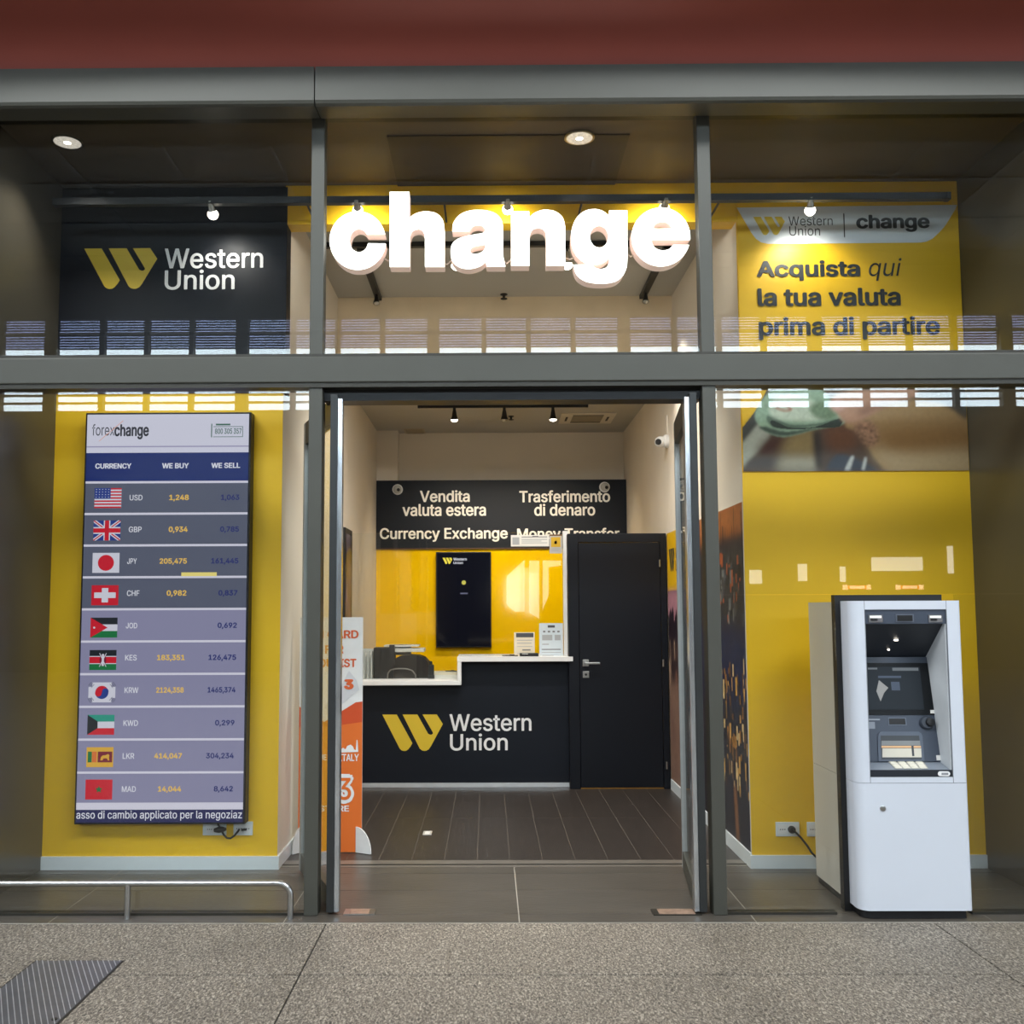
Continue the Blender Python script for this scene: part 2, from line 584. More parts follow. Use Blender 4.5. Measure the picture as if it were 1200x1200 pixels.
# ceilings
b = MB(); b.box(IL, IR, SY + .12, 8.0, CZ, CZ + .1, CEIL)
struct(b.build('ceiling_shop'), 'white ceiling over the front half of the shop')
b = MB()
b.box(IL, IR, 8.0, SGN + .3, CZ2, CZ2 + .1, CEIL)
b.box(IL, IR, 7.9, 8.0, CZ2, CZ, mat('cream_bulkhead_paint', (226, 208, 178), .7))
struct(b.build('ceiling_back'), 'lower ceiling over the counter with cream bulkhead drop')
b = MB(); b.box(XL - .1, XR + .1, FY, SY + .12, CZ + .03, CZ + .1, DCEIL)
h = [fl(x, y, CZ + .028) for x, y in ((455, 159), (736, 157), (722, 216), (465, 219))]
hx0, hx1 = (h[0].x + h[3].x) / 2, (h[1].x + h[2].x) / 2
b.box(hx0, hx1, h[0].y, h[2].y, CZ + .022, CZ + .03, HATCH)
struct(b.build('ceiling_front'), 'dark taupe ceiling above the shop window bays with flush hatch')
# shop front wall behind the glass
b = MB()
b.box(XL, IL, SY, SY + .004, 0, 2.80, YEL)
b.box(XL, IL - .121, SY + .004, SY + .12, 0, 2.80, YEL)
struct(b.build('wall_front_yellow'), 'glossy yellow wall behind the exchange rate display')
b = MB()
b.box(IR, XR, SY, SY + .004, 0, CZ + .03, YEL)
b.box(IR + .121, XR, SY + .004, SY + .12, 0, CZ + .03, YEL)
b.box(IL + .001, IR - .0, SY, SY + .12, 3.845, CZ + .03, YEL)
struct(b.build('wall_front_panel'), 'yellow wall with lintel band running behind the cash machine')
# side walls
for nm, x0, x1, lb in (('wall_bay_left', XL - .12, XL, 'dark taupe return wall closing the rate display bay'), ('wall_bay_right', XR, XR + .12, 'dark taupe return wall closing the cash machine bay')):
    b = MB()
    b.box(x0, x1, FY - .05, SY + .12, 0, CZ + .05, TAUPE)
    struct(b.build(nm), lb)
# baseboards
b = MB(); b.box(XL, IL + .012, SY - .014, SY, 0, .075, BASEB); b.box(IL, IL + .012, SY, 8.3, 0, .075, BASEB)
struct(b.build('baseboard_left'), 'pale grey baseboard below the rate display wall')
b = MB(); b.box(IR - .012, XR, SY - .014, SY, 0, .075, BASEB); b.box(IR - .012, IR, SY, 8.3, 0, .085, BASEB)
struct(b.build('baseboard_right'), 'pale grey baseboard below the yellow wall and the city mural')

# facade metalwork
b = MB()
prof = [(4.98, 4.235), (4.75, 4.235), (4.75, 4.06), (4.757, 4.045), (4.772, 4.037), (4.93, 4.055), (4.93, 4.10), (4.98, 4.10)]
for x0, x1 in ((-6, -0.872), (-0.866, 6)):
    b.prism([(x0, y, z) for y, z in prof], (x1 - x0, 0, 0), STEEL)
b.box(-6, 6, 4.93, 5.03, 4.085, 4.13, DARKSTEEL)
struct(b.build('trim_fascia'), 'grey aluminium fascia band above the shop windows')
b = MB()
b.box(-6, 6, 4.925, 5.02, 2.655, 2.79, STEEL, .006)
b.box(-6, 6, 4.935, 5.03, 2.79, 2.806, DARKSTEEL)
b.box(-6, 6, 4.935, 5.06, 2.632, 2.655, DARKSTEEL)
struct(b.build('trim_transom'), 'grey aluminium transom rail between upper and lower shop windows')
b = MB(); b.box(-.85, 1.10, 5.0, 5.12, 2.575, 2.632, BLACK)
struct(b.build('trim_door_head'), 'black head of the open doorway')
for i, (x0, x1) in enumerate(((-.917, -.848), (1.094, 1.162))):
    s = ('beside the rate display', 'beside the cash machine')[i]
    b = MB()
    b.box(x0, x1, 4.945, 5.04, 0, 2.635, STEEL, .004)
    b.box(x0 + .012, x1 - .012, 5.04, 5.08, 0, 2.635, DARKSTEEL)
    struct(b.build('trim_post_%d' % (i + 1)), 'grey aluminium door post ' + s)
    b = MB()
    b.box(x0 + .0, x1 - .0, 4.945, 5.03, 2.80, 4.09, STEEL, .004)
    b.box(x0 + .012, x1 - .012, 5.03, 5.07, 2.80, 4.09, mat('pale_lit_mullion_side', (196, 190, 140), .5))  # pale tone paints the lit side of the mullion
    struct(b.build('trim_mullion_%d' % (i + 1)), 'grey aluminium upper mullion ' + s)
for i, (x0, x1) in enumerate(((XL - .35, XL - .0), (XR + .0, XR + .35))):
    b = MB(); b.box(x0, x1, 4.94, 5.05, 0, 4.09, DARKSTEEL)
    struct(b.build('trim_end_post_%d' % (i + 1)), 'dark metal end post of the shop front')
b = MB()
b.box(XL, -.917, 4.955, 5.005, 0, .012, DARKSTEEL)
b.box(1.162, 1.70, 4.955, 5.005, 0, .012, DARKSTEEL)
b.box(2.36, XR, 4.955, 5.005, 0, .012, DARKSTEEL)
struct(b.build('trim_sill'), 'thin dark metal sill under the shop window panes')
# red soffit above the fascia, its curve shaped so the top falls dark
b = MB()
sec = [(4.80, 4.20), (4.788, 4.245), (4.755, 4.295), (4.70, 4.335), (4.63, 4.362), (4.57, 4.378), (4.48, 4.392), (4.42, 4.402), (4.42, 5.7), (4.98, 5.7), (4.98, 4.20)]
b.prism([(-8, y, z) for y, z in sec], (16, 0, 0), RED)
struct(b.build('trim_red_soffit', smooth=True), 'dark red curved soffit above the grey fascia')

# window panes
def pane(n, boxes, label):
    b = MB()
    for x0, x1, z0, z1 in boxes:
        b.box(x0, x1, 4.976, 4.986, z0, z1, GLASS)
    return struct(b.build('window_%d' % n), label)
pane(1, [(XL, -.917, 2.806, 4.085)], 'upper glass pane in front of the dark logo board')
pane(2, [(-.848, 1.094, 2.806, 4.085)], 'upper glass pane in front of the lit sign letters')
pane(3, [(1.162, XR, 2.806, 4.085)], 'upper glass pane in front of the yellow poster wall')
pane(4, [(XL, -.917, .012, 2.632)], 'large glass pane in front of the rate display')
pane(5, [(1.162, XR, 1.567, 2.632)], 'glass pane above the cash machine')
pane(6, [(1.162, 1.742, .012, 1.564)], 'glass pane between door post and cash machine')
pane(7, [(2.345, XR, .012, 1.564)], 'glass pane on the far side of the cash machine')

# concourse beyond: opposite hall wall with strip windows, ceiling
OW = -14.0
OCON = mat('grey_brown_hall_wall', (88, 80, 70), 0.7, 0, 0.08, .6)
HCEIL = mat('dark_hall_ceiling', (70, 64, 56), 0.7, 0, 0.06, .5)
VY = 2 * FY - OW
zt, zm, zb = at(600, 371, VY).z, at(600, 405, VY).z, at(600, 479, VY).z
gx = [at(59.5 + 224 * k, 395, VY).x for k in range(-2, 9)]
b = MB()
b.box(-22, 22, OW - .3, OW, 0, zb, OCON)
b.box(-22, 22, OW - .3, OW, zt, 10.0, OCON)
for x in gx:
    b.box(x - .15, x + .15, OW - .3, OW + .02, zb, zt, OCON)
struct(b.build('wall_opposite'), 'far hall wall across the concourse with a high strip of windows')
BLINDE = mat('daylit_blind', (90, 96, 110), .6, 0, 0, emit=8.5, ecol=(172, 190, 242))
SKYE = mat('daylit_window', (120, 130, 140), .3, 0, 0, emit=14.0, ecol=(226, 244, 255))
SLAT = mat('dark_louvre_slat', (34, 34, 38), .5)
for k in range(len(gx) - 1):
    x0, x1 = gx[k] + .15, gx[k + 1] - .15
    b = MB()
    b.box(x0, x1, OW - .28, OW - .2, zm, zt, BLINDE)
    b.box(x0, x1, OW - .28, OW - .2, zb, zm, SKYE)
    wd = struct(b.build('window_%d' % (11 + k)), 'daylit strip window with blinds high in the far hall wall')
    b = MB()
    for q in range(1, 4):
        xm = x0 + (x1 - x0) * q / 4
        b.box(xm - .06, xm + .06, OW - .2, OW - .02, zb, zt, OCON)
    for q in range(11):
        z = zm + (zt - zm) * q / 11
        b.box(x0, x1, OW - .19, OW - .12, z, z + .028, SLAT)
    b.box(x0, x1, OW - .19, OW - .08, zm + .36, zm + .42, WHITE)
    for q in range(1, 5):
        z = zb + (zm - zb) * q / 5 * .62
        b.box(x0, x1, OW - .19, OW - .12, z, z + .05, SLAT)
    b.build('louvre', wd)
# bright street exits seen low in the far wall
GLOW = mat('daylit_street_exit', (200, 200, 200), .4, 0, 0, emit=6.0, ecol=(255, 250, 238))
for i, (x0, y0, x1, y1) in enumerate(((1021, 653, 1080, 669), (935, 661, 945, 681), (878, 668, 892, 684), (984, 664, 990, 682), (1110, 640, 1116, 672))):
    X0, Z0, X1, Z1 = rect(x0, y0, x1, y1, VY)
    b = MB(); b.box(X0, X1, OW + .0, OW + .06, Z0, Z1, GLOW)
    struct(b.build('window_%d' % (31 + i)), 'bright daylit opening low in the far hall wall')
VY2 = 2 * (SGN + .02) - OW
for i, pts in enumerate(([(591, 680), (609.5, 663), (609.5, 716), (600, 717), (591, 709)], [(614, 664), (624.5, 664), (624.5, 724), (614, 717)], [(628, 664), (647, 664), (647, 669), (634, 671), (634, 700), (628, 714)], [(654, 664), (659, 661), (659, 694), (655, 690)])):
    b = MB()
    P = [at(x, y, VY2) for x, y in pts]
    b.prism([(p.x, OW + .05, p.z) for p in P], (0, -.05, 0), GLOW)
    struct(b.build('window_%d' % (41 + i)), 'bright oblique daylit opening low in the far hall wall')
for x0, x1 in ((989, 1018), (1051, 1079.5)):
    X0, Z0, X1, Z1 = rect(x0, 686, x1, 690.5, VY)
    b = MB()
    b.box(X0, X1, OW + .0, OW + .05, Z0, Z1, mat('lit_red_strip', (200, 60, 30), .4, 0, 0, emit=6, ecol=(255, 90, 40)))
    b.box(X0 + .12, X1 - .12, OW + .04, OW + .055, Z0 + .01, Z1 - .01, mat('lit_pale_strip', (255, 220, 200), .4, 0, 0, emit=9, ecol=(255, 200, 170)))
    for xx in (X0 - .03, X1 - .07):
        b.box(xx, xx + .1, OW + .0, OW + .056, Z0 - .01, Z1 + .01, mat('lit_pale_strip'))
    struct(b.build('trim_lit_strip'), 'small red lit strip low on the far hall wall')
b = MB()
b.box(-22, 22, OW, 5.0, 10.0, 10.2, HCEIL)
for y in range(-13, 4, 2):
    b.box(-22, 22, y, y + .06, 9.97, 10.0, BLACK)
for x in range(-20, 21, 2):
    b.box(x, x + .06, OW, 4.9, 9.975, 10.0, BLACK)
struct(b.build('ceiling_concourse'), 'dark panelled ceiling high over the concourse')
b = MB(); b.box(-22, 22, 4.98, 5.2, 5.7, 10.0, OCON)
struct(b.build('wall_upper_facade'), 'upper hall wall above the red soffit')
b = MB(); b.box(-22, XL - .34, 5.0, 5.2, 0, 4.2, OCON); b.box(XR + .34, 22, 5.0, 5.2, 0, 4.2, OCON)
struct(b.build('wall_neighbours'), 'plain frontage on either side of the shop')

# ================================================================== THINGS
from mathutils.geometry import tessellate_polygon
def hermite(pts, n=6):
    "closed outline; (x, y, 1) marks a sharp corner"
    N = len(pts)
    P = [Vector((q[0], q[1])) for q in pts]
    sharp = [len(q) > 2 for q in pts]
    out = []
    for i in range(N):
        a, b = P[i], P[(i + 1) % N]
        ja, jb = sharp[i], sharp[(i + 1) % N]
        if ja and jb:
            out.append(a)
            continue
        d = (b - a).length
        def tan(k, s):
            if s:
                return b - a
            t = P[(k + 1) % N] - P[k - 1]
            return t.normalized() * d if t.length else t
        ta, tb = tan(i, ja), tan((i + 1) % N, jb)
        for k in range(n):
            t = k / n
            out.append(a * (2 * t ** 3 - 3 * t * t + 1) + ta * (t ** 3 - 2 * t * t + t) + b * (-2 * t ** 3 + 3 * t * t) + tb * (t ** 3 - t * t))
    return out
def ell(cx, cy, rx, ry, a0=0, a1=360, n=24, incl=False):
    m = n + 1 if incl else n
    return [(cx + rx * math.cos(math.radians(a0 + (a1 - a0) * k / n)), cy + ry * math.sin(math.radians(a0 + (a1 - a0) * k / n))) for k in range(m)]

# ------------------------------------------------------------------ lit sign of six letters
A = lambda p: (370 + p[0] / 5.217, 220 + p[1] / 5.217)
Bq = lambda p: (600 + p[0] / 5.217, 220 + p[1] / 5.217)
NCH = [(-5, 475, 1), (-5, 145, 1), (105, 145, 1), (105, 182, 1), (135, 155), (180, 137), (215, 134), (265, 145), (308, 180), (325, 240), (325, 300, 1), (325, 475, 1), (210, 475, 1), (210, 300, 1), (207, 275), (190, 252), (160, 245), (125, 255), (108, 290), (107, 320, 1), (107, 475, 1)]
LET = [
    ('c', A, ell(256, 322, 172, 178, -13, -354, 40, True) + ell(264, 322, 58, 72, 14, 327, 26, True)[::1], []),
    ('h', A, hermite([(452, 482, 1), (452, 25, 1), (572, 25, 1), (572, 186, 1), (605, 160), (650, 146), (690, 145), (740, 158), (775, 195), (787, 255), (787, 300, 1), (787, 482, 1), (668, 482, 1), (668, 310, 1), (664, 280), (645, 256), (622, 252), (590, 265), (574, 300), (573, 330, 1), (573, 482, 1)]), []),
    ('a', A, hermite([(835, 264, 1), (842, 215), (880, 165), (940, 140), (1000, 135), (1060, 142), (1110, 165), (1138, 205), (1145, 260), (1145, 400), (1150, 440), (1160, 480, 1), (1046, 480, 1), (1040, 450, 1), (1010, 475), (960, 492), (920, 494), (870, 480), (835, 445), (825, 395), (832, 350), (860, 318), (910, 298), (980, 284), (1020, 277), (1035, 262), (1032, 243), (1015, 230), (990, 226), (962, 233), (945, 250), (938, 264, 1)]),
     [hermite([(1038, 343, 1), (1000, 350), (960, 360), (943, 380), (952, 400), (980, 405), (1015, 393), (1035, 370)])]),
    ('n', Bq, hermite(NCH), []),
    ('g', Bq, hermite([(705, 138, 1), (705, 300), (705, 440), (698, 495), (672, 542), (628, 573), (545, 584), (460, 574), (408, 545), (385, 508), (378, 470, 1), (490, 470, 1), (508, 489), (545, 497), (580, 485), (595, 450), (596, 426, 1), (560, 455), (510, 467), (450, 457), (400, 420), (371, 365), (362, 300), (371, 235), (400, 178), (445, 142), (500, 130), (545, 138), (578, 158), (595, 182, 1), (595, 138, 1)]), [ell(533, 298, 57, 68)]),
    ('e', Bq, ell(911, 300, 179, 179, 5, -344, 44, True) + hermite([(985, 349, 1), (962, 374), (920, 383), (880, 371), (858, 345), (852, 318, 1)])[0:] + [(852, 318)], [hermite([(862, 250, 1), (875, 222), (900, 208), (930, 206), (962, 220), (985, 250, 1)])]),
]
SIGNW = mat('lit_letter_face', (255, 255, 252), .4, var=0, emit=3.2, ecol=(255, 253, 248))
SIGNS = mat('letter_return_pinkish_white', (238, 214, 204), .45, var=.02)
SIGNG = mat('letter_return_glow', (238, 214, 204), .45, var=.02, emit=0.35, ecol=(255, 226, 214))
sg = thing('illuminated_letter_sign', 'glowing white change sign of six channel letters behind the upper centre glass', 'sign', (0.12, 5.07, 3.5))
LY0, LY1 = 5.03, 5.115
for ch, cv, outer, holes in LET:
    loops = [[cv(p) for p in outer]] + [[cv(p) for p in h] for h in holes]
    L3 = [[at(x, y, LY0) for x, y in l] for l in loops]
    flat = [[Vector((p.x, p.z, 0)) for p in l] for l in L3]
    allp = [p for l in L3 for p in l]
    tris = tessellate_polygon(flat)
    b = MB()
    for l in L3:
        n = len(l)
        vs = [Vector((p.x, LY0 + .008, p.z)) for p in l] + [Vector((p.x, LY1, p.z)) for p in l]
        b.add(vs, [(i, (i + 1) % n, n + (i + 1) % n, n + i) for i in range(n)], SIGNG)
    b.add([Vector((p.x, LY1, p.z)) for p in allp], tris, SIGNS)
    body = b.build('letter', sg)
    b = MB()
    b.add([Vector((p.x, LY0, p.z)) for p in allp], tris, SIGNW)
    for l in L3:
        n = len(l)
        vs = [Vector((p.x, LY0, p.z)) for p in l] + [Vector((p.x, LY0 + .007, p.z)) for p in l]
        b.add(vs, [(i, (i + 1) % n, n + (i + 1) % n, n + i) for i in range(n)], SIGNW)
    fc = b.build('lit_face', body)
WIRE = mat('pale_cable', (214, 206, 196), .5)
for pts in (((450, 303), (455, 306), (458, 304)), ((519, 308), (524, 310), (530, 305)), ((590, 305), (594, 309), (600, 303)), ((661, 302), (668, 304), (675, 301)), ((734, 297), (739, 301), (744, 298))):
    b = MB(); b.tube([at(x, y, 5.1) for x, y in pts], .004, WIRE, 6)
    b.build('cable', sg)
# ------------------------------------------------------------------ dark logo board, upper bay
def board(name, label, cat, x0, x1, z0, z1, Y, M, d=.02, edge=None):
    t = thing(name, label, cat, ((x0 + x1) / 2, Y, z0))
    Box('panel', t, x0, x1, Y, Y + d, z0, z1, M)
    return t
t = board('sign_board', 'dark navy board with golden slanted logo and white lettering in the upper display bay', 'sign', XL, -1.222, 2.80, CZ + .02, SY - .005, NAVY, .12)
b = MB(); logo(b, (98, 291, 184, 338.5), SY - .008, LOGO); b.build('logo', t)
word(t, 'Western', (193, 291, 308.5, 314.5), SY - .008, LWHITE, .012)
word(t, 'Union', (193, 316, 275, 339.5), SY - .008, LWHITE, .012)
# ------------------------------------------------------------------ yellow poster, upper bay
PY = SY - .006
t = thing('window_poster', 'yellow poster with slate text, white logo header and banknote photo above the cash machine', 'poster', (2.19, PY, 2.31))
Box('sheet', t, IR + .005, XR - .005, PY, SY, at(1000, 552, PY).z, 3.96, YEL)
b = MB()
ppoly(b, [(863.3, 243.3), (1121.7, 240), (1119, 246), (1108, 264), (1100, 273), (1093, 279.5), (1086, 283), (1078, 284.3), (900, 285.7), (892, 284), (886, 280), (881, 273.5)], PY - .002, mat('white_poster_header', (226, 232, 236), .4, var=.02))
b.build('header_band', t)
b = MB(); logo(b, (883, 254, 920, 275.5), PY - .004, LOGO); b.build('logo', t)
for s, bx, bo, it in (('Western', (924, 253.5, 975.7, 264.3), .0, 0), ('Union', (925, 264.7, 961, 276.3), .0, 0), ('change', (1003.3, 251.5, 1089.5, 272), .035, 0),
                      ('Acquista', (886.7, 305, 1008, 329), .03, 0), ('qui', (1018, 302.5, 1057, 329), .0, .22), ('la tua valuta', (887.7, 337.5, 1055.5, 358.7), .03, 0), ('prima di partire', (889, 371, 1101.7, 398), .03, 0)):
    word(t, s, bx, PY - .004, LDARK, bo, it)
b = MB(); pbox(b, (988.6, 250, 989.9, 278), PY - .004, LDARK); b.build('divider_line', t)
# banknote photograph printed along the lower edge of the poster
X0, X1 = IR + .005, XR - .005
Z0 = at(1000, 552, PY).z
Z1 = at(1000, 448, PY).z
LAY = []
def blob(pts, col, blur=1.5, grain=.06):
    q = [(p.x, p.y) for p in hermite(pts, 4)]
    W_ = []
    for x, y in q:
        p = at(850 + x / 4, 450 + y / 4, PY)
        W_.append(((p.x - X0) / (X1 - X0) * 300, (Z1 - p.z) / (Z1 - Z0) * 120))
    LAY.append((W_, col, blur, grain))
blob([(72, 12, 1), (1134, 2, 1), (1143, 404, 1), (78, 408, 1)], (92, 78, 62), 0, 0.05)
blob([(72, 5, 1), (200, 5, 1), (190, 40), (140, 130), (75, 215, 1)], (232, 184, 14), 0.5, 0.05)
blob([(75, 275, 1), (150, 185), (215, 230), (130, 345), (80, 404, 1)], (168, 170, 156), 2, 0.05)
blob([(75, 225, 1), (140, 140), (165, 165), (76, 285, 1)], (66, 68, 64), 2, 0.05)
blob([(150, 330), (200, 255), (300, 245), (250, 320), (190, 350)], (66, 34, 26), 6, 0.05)
blob([(80, 404, 1), (130, 348), (250, 352), (230, 404, 1)], (78, 72, 70), 3, 0.05)
blob([(235, 404, 1), (270, 345), (360, 335), (440, 345), (440, 404, 1)], (160, 156, 138), 6, 0.05)
blob([(270, 330), (310, 240), (420, 215), (430, 330), (340, 335)], (140, 118, 76), 7, 0.05)
blob([(440, 404, 1), (425, 300), (440, 215), (560, 190), (640, 220), (690, 330), (735, 404, 1)], (78, 62, 54), 5, 0.05)
blob([(470, 210), (600, 205), (610, 300), (500, 310)], (104, 66, 44), 7, .08)
blob([(415, 230), (440, 220), (455, 400, 1), (430, 400, 1)], (44, 38, 36), 3, .05)
blob([(470, 404, 1), (520, 335), (600, 345), (720, 404, 1)], (60, 66, 78), 2, 0.05)
blob([(560, 404, 1), (592, 340), (604, 342), (585, 404, 1)], (190, 192, 188), 1, 0.05)
blob([(640, 404, 1), (655, 345), (664, 347), (655, 404, 1)], (190, 192, 188), 1, 0.05)
blob([(560, 190), (640, 165), (780, 85), (1000, 90), (1136, 170, 1), (1142, 403, 1), (750, 404, 1), (690, 330), (640, 230)], (166, 134, 92), 2, 0.05)
blob([(690, 230), (850, 205), (1138, 205, 1), (1140, 300, 1), (800, 320), (700, 300)], (136, 98, 54), 14, 0.05)
blob([(690, 300), (800, 330), (1138, 310, 1), (1140, 403, 1), (780, 404, 1)], (172, 148, 112), 8, .05)
blob([(600, 190), (690, 180), (720, 260), (680, 300), (640, 260)], (150, 112, 88), 3, .3)
blob([(900, 20, 1), (1000, 60), (1130, 160, 1), (1128, 5, 1)], (70, 66, 60), 6, 0.05)
blob([(190, 55), (245, 12, 1), (430, 12, 1), (485, 60), (525, 130), (566, 165), (555, 188), (420, 215), (285, 248), (205, 232), (155, 190), (140, 140)], (150, 176, 150), 1, 0.1)
blob([(200, 150), (300, 190), (420, 190), (555, 178), (420, 200), (290, 215), (215, 200)], (92, 112, 96), 1, 0.1)
blob([(160, 200), (290, 225), (540, 186), (420, 214), (285, 247), (205, 232)], (70, 84, 74), 1, 0.1)
blob([(205, 120), (250, 60), (380, 70), (460, 120), (480, 160), (330, 175), (230, 160)], (196, 206, 184), 2, 0.1)
blob([(210, 180), (300, 205), (420, 204), (550, 180), (420, 207), (300, 214)], (52, 62, 56), .5, .1)
blob([(400, 110), (470, 90), (520, 150), (470, 165), (420, 150)], (112, 134, 104), 3, .14)
blob([(235, 100), (262, 88), (310, 112), (312, 128), (270, 130), (240, 118)], (176, 116, 92), 1, 0.1)
blob([(246, 102), (264, 96), (298, 114), (298, 122), (272, 122), (250, 114)], (196, 206, 184), 2, 0.1)
blob([(210, 180), (300, 205), (420, 204), (550, 180), (420, 207), (300, 214)], (52, 62, 56), .5, .1)
blob([(400, 110), (470, 90), (520, 150), (470, 165), (420, 150)], (112, 134, 104), 3, .14)
blob([(500, 75), (560, 40), (760, 30), (900, 40), (780, 90), (640, 172), (570, 186), (525, 140)], (186, 142, 116), 2, 0.05)
blob([(490, 92), (520, 74), (562, 90), (560, 118), (525, 132), (496, 118)], (206, 164, 150), 2, 0.05)
blob([(620, 128), (700, 95), (770, 90), (700, 122), (640, 150)], (140, 100, 80), 4, 0.05)
t_print = printed('photo_print', paint(300, 120, [(None, (92, 78, 62), 0, .05)] + LAY), Vector((X0, PY - .002, Z0)), Vector((X1 - X0, 0, 0)), Vector((0, 0, Z1 - Z0)), t)

# ------------------------------------------------------------------ exchange rate display
DY = SY - .09
X0, Z0, X1, Z1 = rect(95.8, 485.5, 288.3, 963.8, DY)
t = thing('rate_display', 'tall lit currency exchange rate display with flags on the yellow bay wall', 'display', ((X0 + X1) / 2, SY, Z0))
Box('housing', t, X0 - .012, X1 + .012, DY + .004, SY - .003, Z0 - .012, Z1 + .012, BLACK, .004)
b = MB()
YS = DY
def band(y0, y1, col, k, name, dy=0.0):
    za, zb_ = at(190, y1, YS - dy).z, at(190, y0, YS - dy).z
    b.poly([(X0, YS - dy, za), (X1, YS - dy, za), (X1, YS - dy, zb_), (X0, YS - dy, zb_)], screen_mat('screen_' + name, col, k))
band(485.5, 530.5, (222, 222, 242), .85, 'header_white')
band(522.5, 524, (170, 166, 200), .85, 'header_rule', .0006)
band(530.5, 564, (30, 48, 118), .8, 'title_blue')
seps = [565, 602, 639, 676.3, 713.8, 751.6, 789.8, 828, 866.5, 905.2, 942]
for i in range(10):
    if i < 4:
        band(seps[i], seps[i + 1], (92, 97, 118), .85, 'row_slate')
    else:
        band(seps[i], seps[i + 1], (144, 143, 176), .85, 'row_lavender')
for s in seps[:-1]:
    band(s - 1.3, s + 1.3, (224, 222, 240), .85, 'row_rule', .0006)
band(940.5, 948.8, (222, 220, 238), .85, 'footer_white', .0006)
band(948.8, 963.8, (36, 40, 92), .8, 'ticker_blue')
scr = b.build('screen', t)
SW, SN, SO = screen_mat('screen_text_white', (232, 232, 244), .9), screen_mat('screen_text_navy', (34, 46, 118), .8), screen_mat('screen_text_amber', (240, 196, 92), .9)
SG, SGR = screen_mat('screen_text_grey', (62, 64, 74), .8), screen_mat('screen_line_green', (80, 120, 108), .8)
TY = YS - .0012
word(scr, 'forex', (108, 497, 134.2, 510.5), TY, SG)
word(scr, 'change', (134, 497, 174.5, 515), TY, SG, .03)
b = MB(); ppoly(b, [(115.6, 517), (116.6, 517), (145, 493), (144, 493)], TY - .0003, screen_mat('screen_line_orange', (236, 170, 150), .9)); b.build('logo_stroke', scr)
word(scr, '800 305 357', (252, 502, 283, 508.5), TY, SGR, .02)
b = MB()
for bx in ((250, 499.6, 284.5, 500.3), (250, 511.5, 284.5, 512.2), (284, 499.6, 284.7, 512.2), (247.4, 496.5, 248.6, 512.5), (253, 496.5, 270, 498.5)):
    pbox(b, bx, TY, SGR)
b.build('phone_number_frame', scr)
word(scr, 'CURRENCY', (111.7, 543, 154, 549.2), TY, SW, .03)
word(scr, 'WE BUY', (190, 542.7, 221.3, 548.9), TY, SW, .03)
word(scr, 'WE SELL', (247.7, 542.3, 281.5, 548.5), TY, SW, .03)
ROWS = [('USD', 583, (152, 167), '1,248', (198.3, 221.3), '1,063', (259, 280.5)), ('GBP', 620.3, (151, 166), '0,934', (197.7, 220), '0,785', (258, 280)),
        ('JPY', 657.5, (149.2, 160.3), '205,475', (187, 219), '161,445', (247.4, 279.4)), ('CHF', 695, (148.8, 163.3), '0,982', (195.3, 218.5), '0,837', (256, 278.3)),
        ('JOD', 733, (147.6, 160.8), '', 0, '0,692', (255, 277.6)), ('KES', 770.6, (146.7, 160.2), '183,351', (184, 216.5), '126,475', (244.3, 276.7)),
        ('KRW', 808.7, (146, 162.2), '2124,358', (183, 215.3), '1465,374', (243.3, 276)), ('KWD', 847.2, (144.7, 161.7), '', 0, '0,299', (252, 274.8)),
        ('LKR', 885.8, (143.8, 157.3), '414,047', (180.7, 213.3), '304,234', (241.4, 274)), ('MAD', 924.6, (142.8, 159.2), '14,044', (185, 212.4), '8,642', (250.5, 273))]
for code, yc, cx_, buy, bx, sell, sx in ROWS:
    word(scr, code, (cx_[0], yc - 3.2, cx_[1], yc + 3.4), TY, SW, .008)
    if buy:
        word(scr, buy, (bx[0], yc - 3.3, bx[1], yc + 4.4), TY, SO, .03)
    word(scr, sell, (sx[0], yc - 3.5, sx[1], yc + 4.2), TY, SN, .03)
word(scr, 'asso di cambio applicato per la negoziaz', (89.5, 949.8, 283.5, 961.8), TY, SW, .006)
b = MB(); pbox(b, (212.5, 670.7, 254, 675.2), TY, screen_mat('screen_bar_yellow', (240, 222, 130), .9)); b.build('cursor_bar', scr)
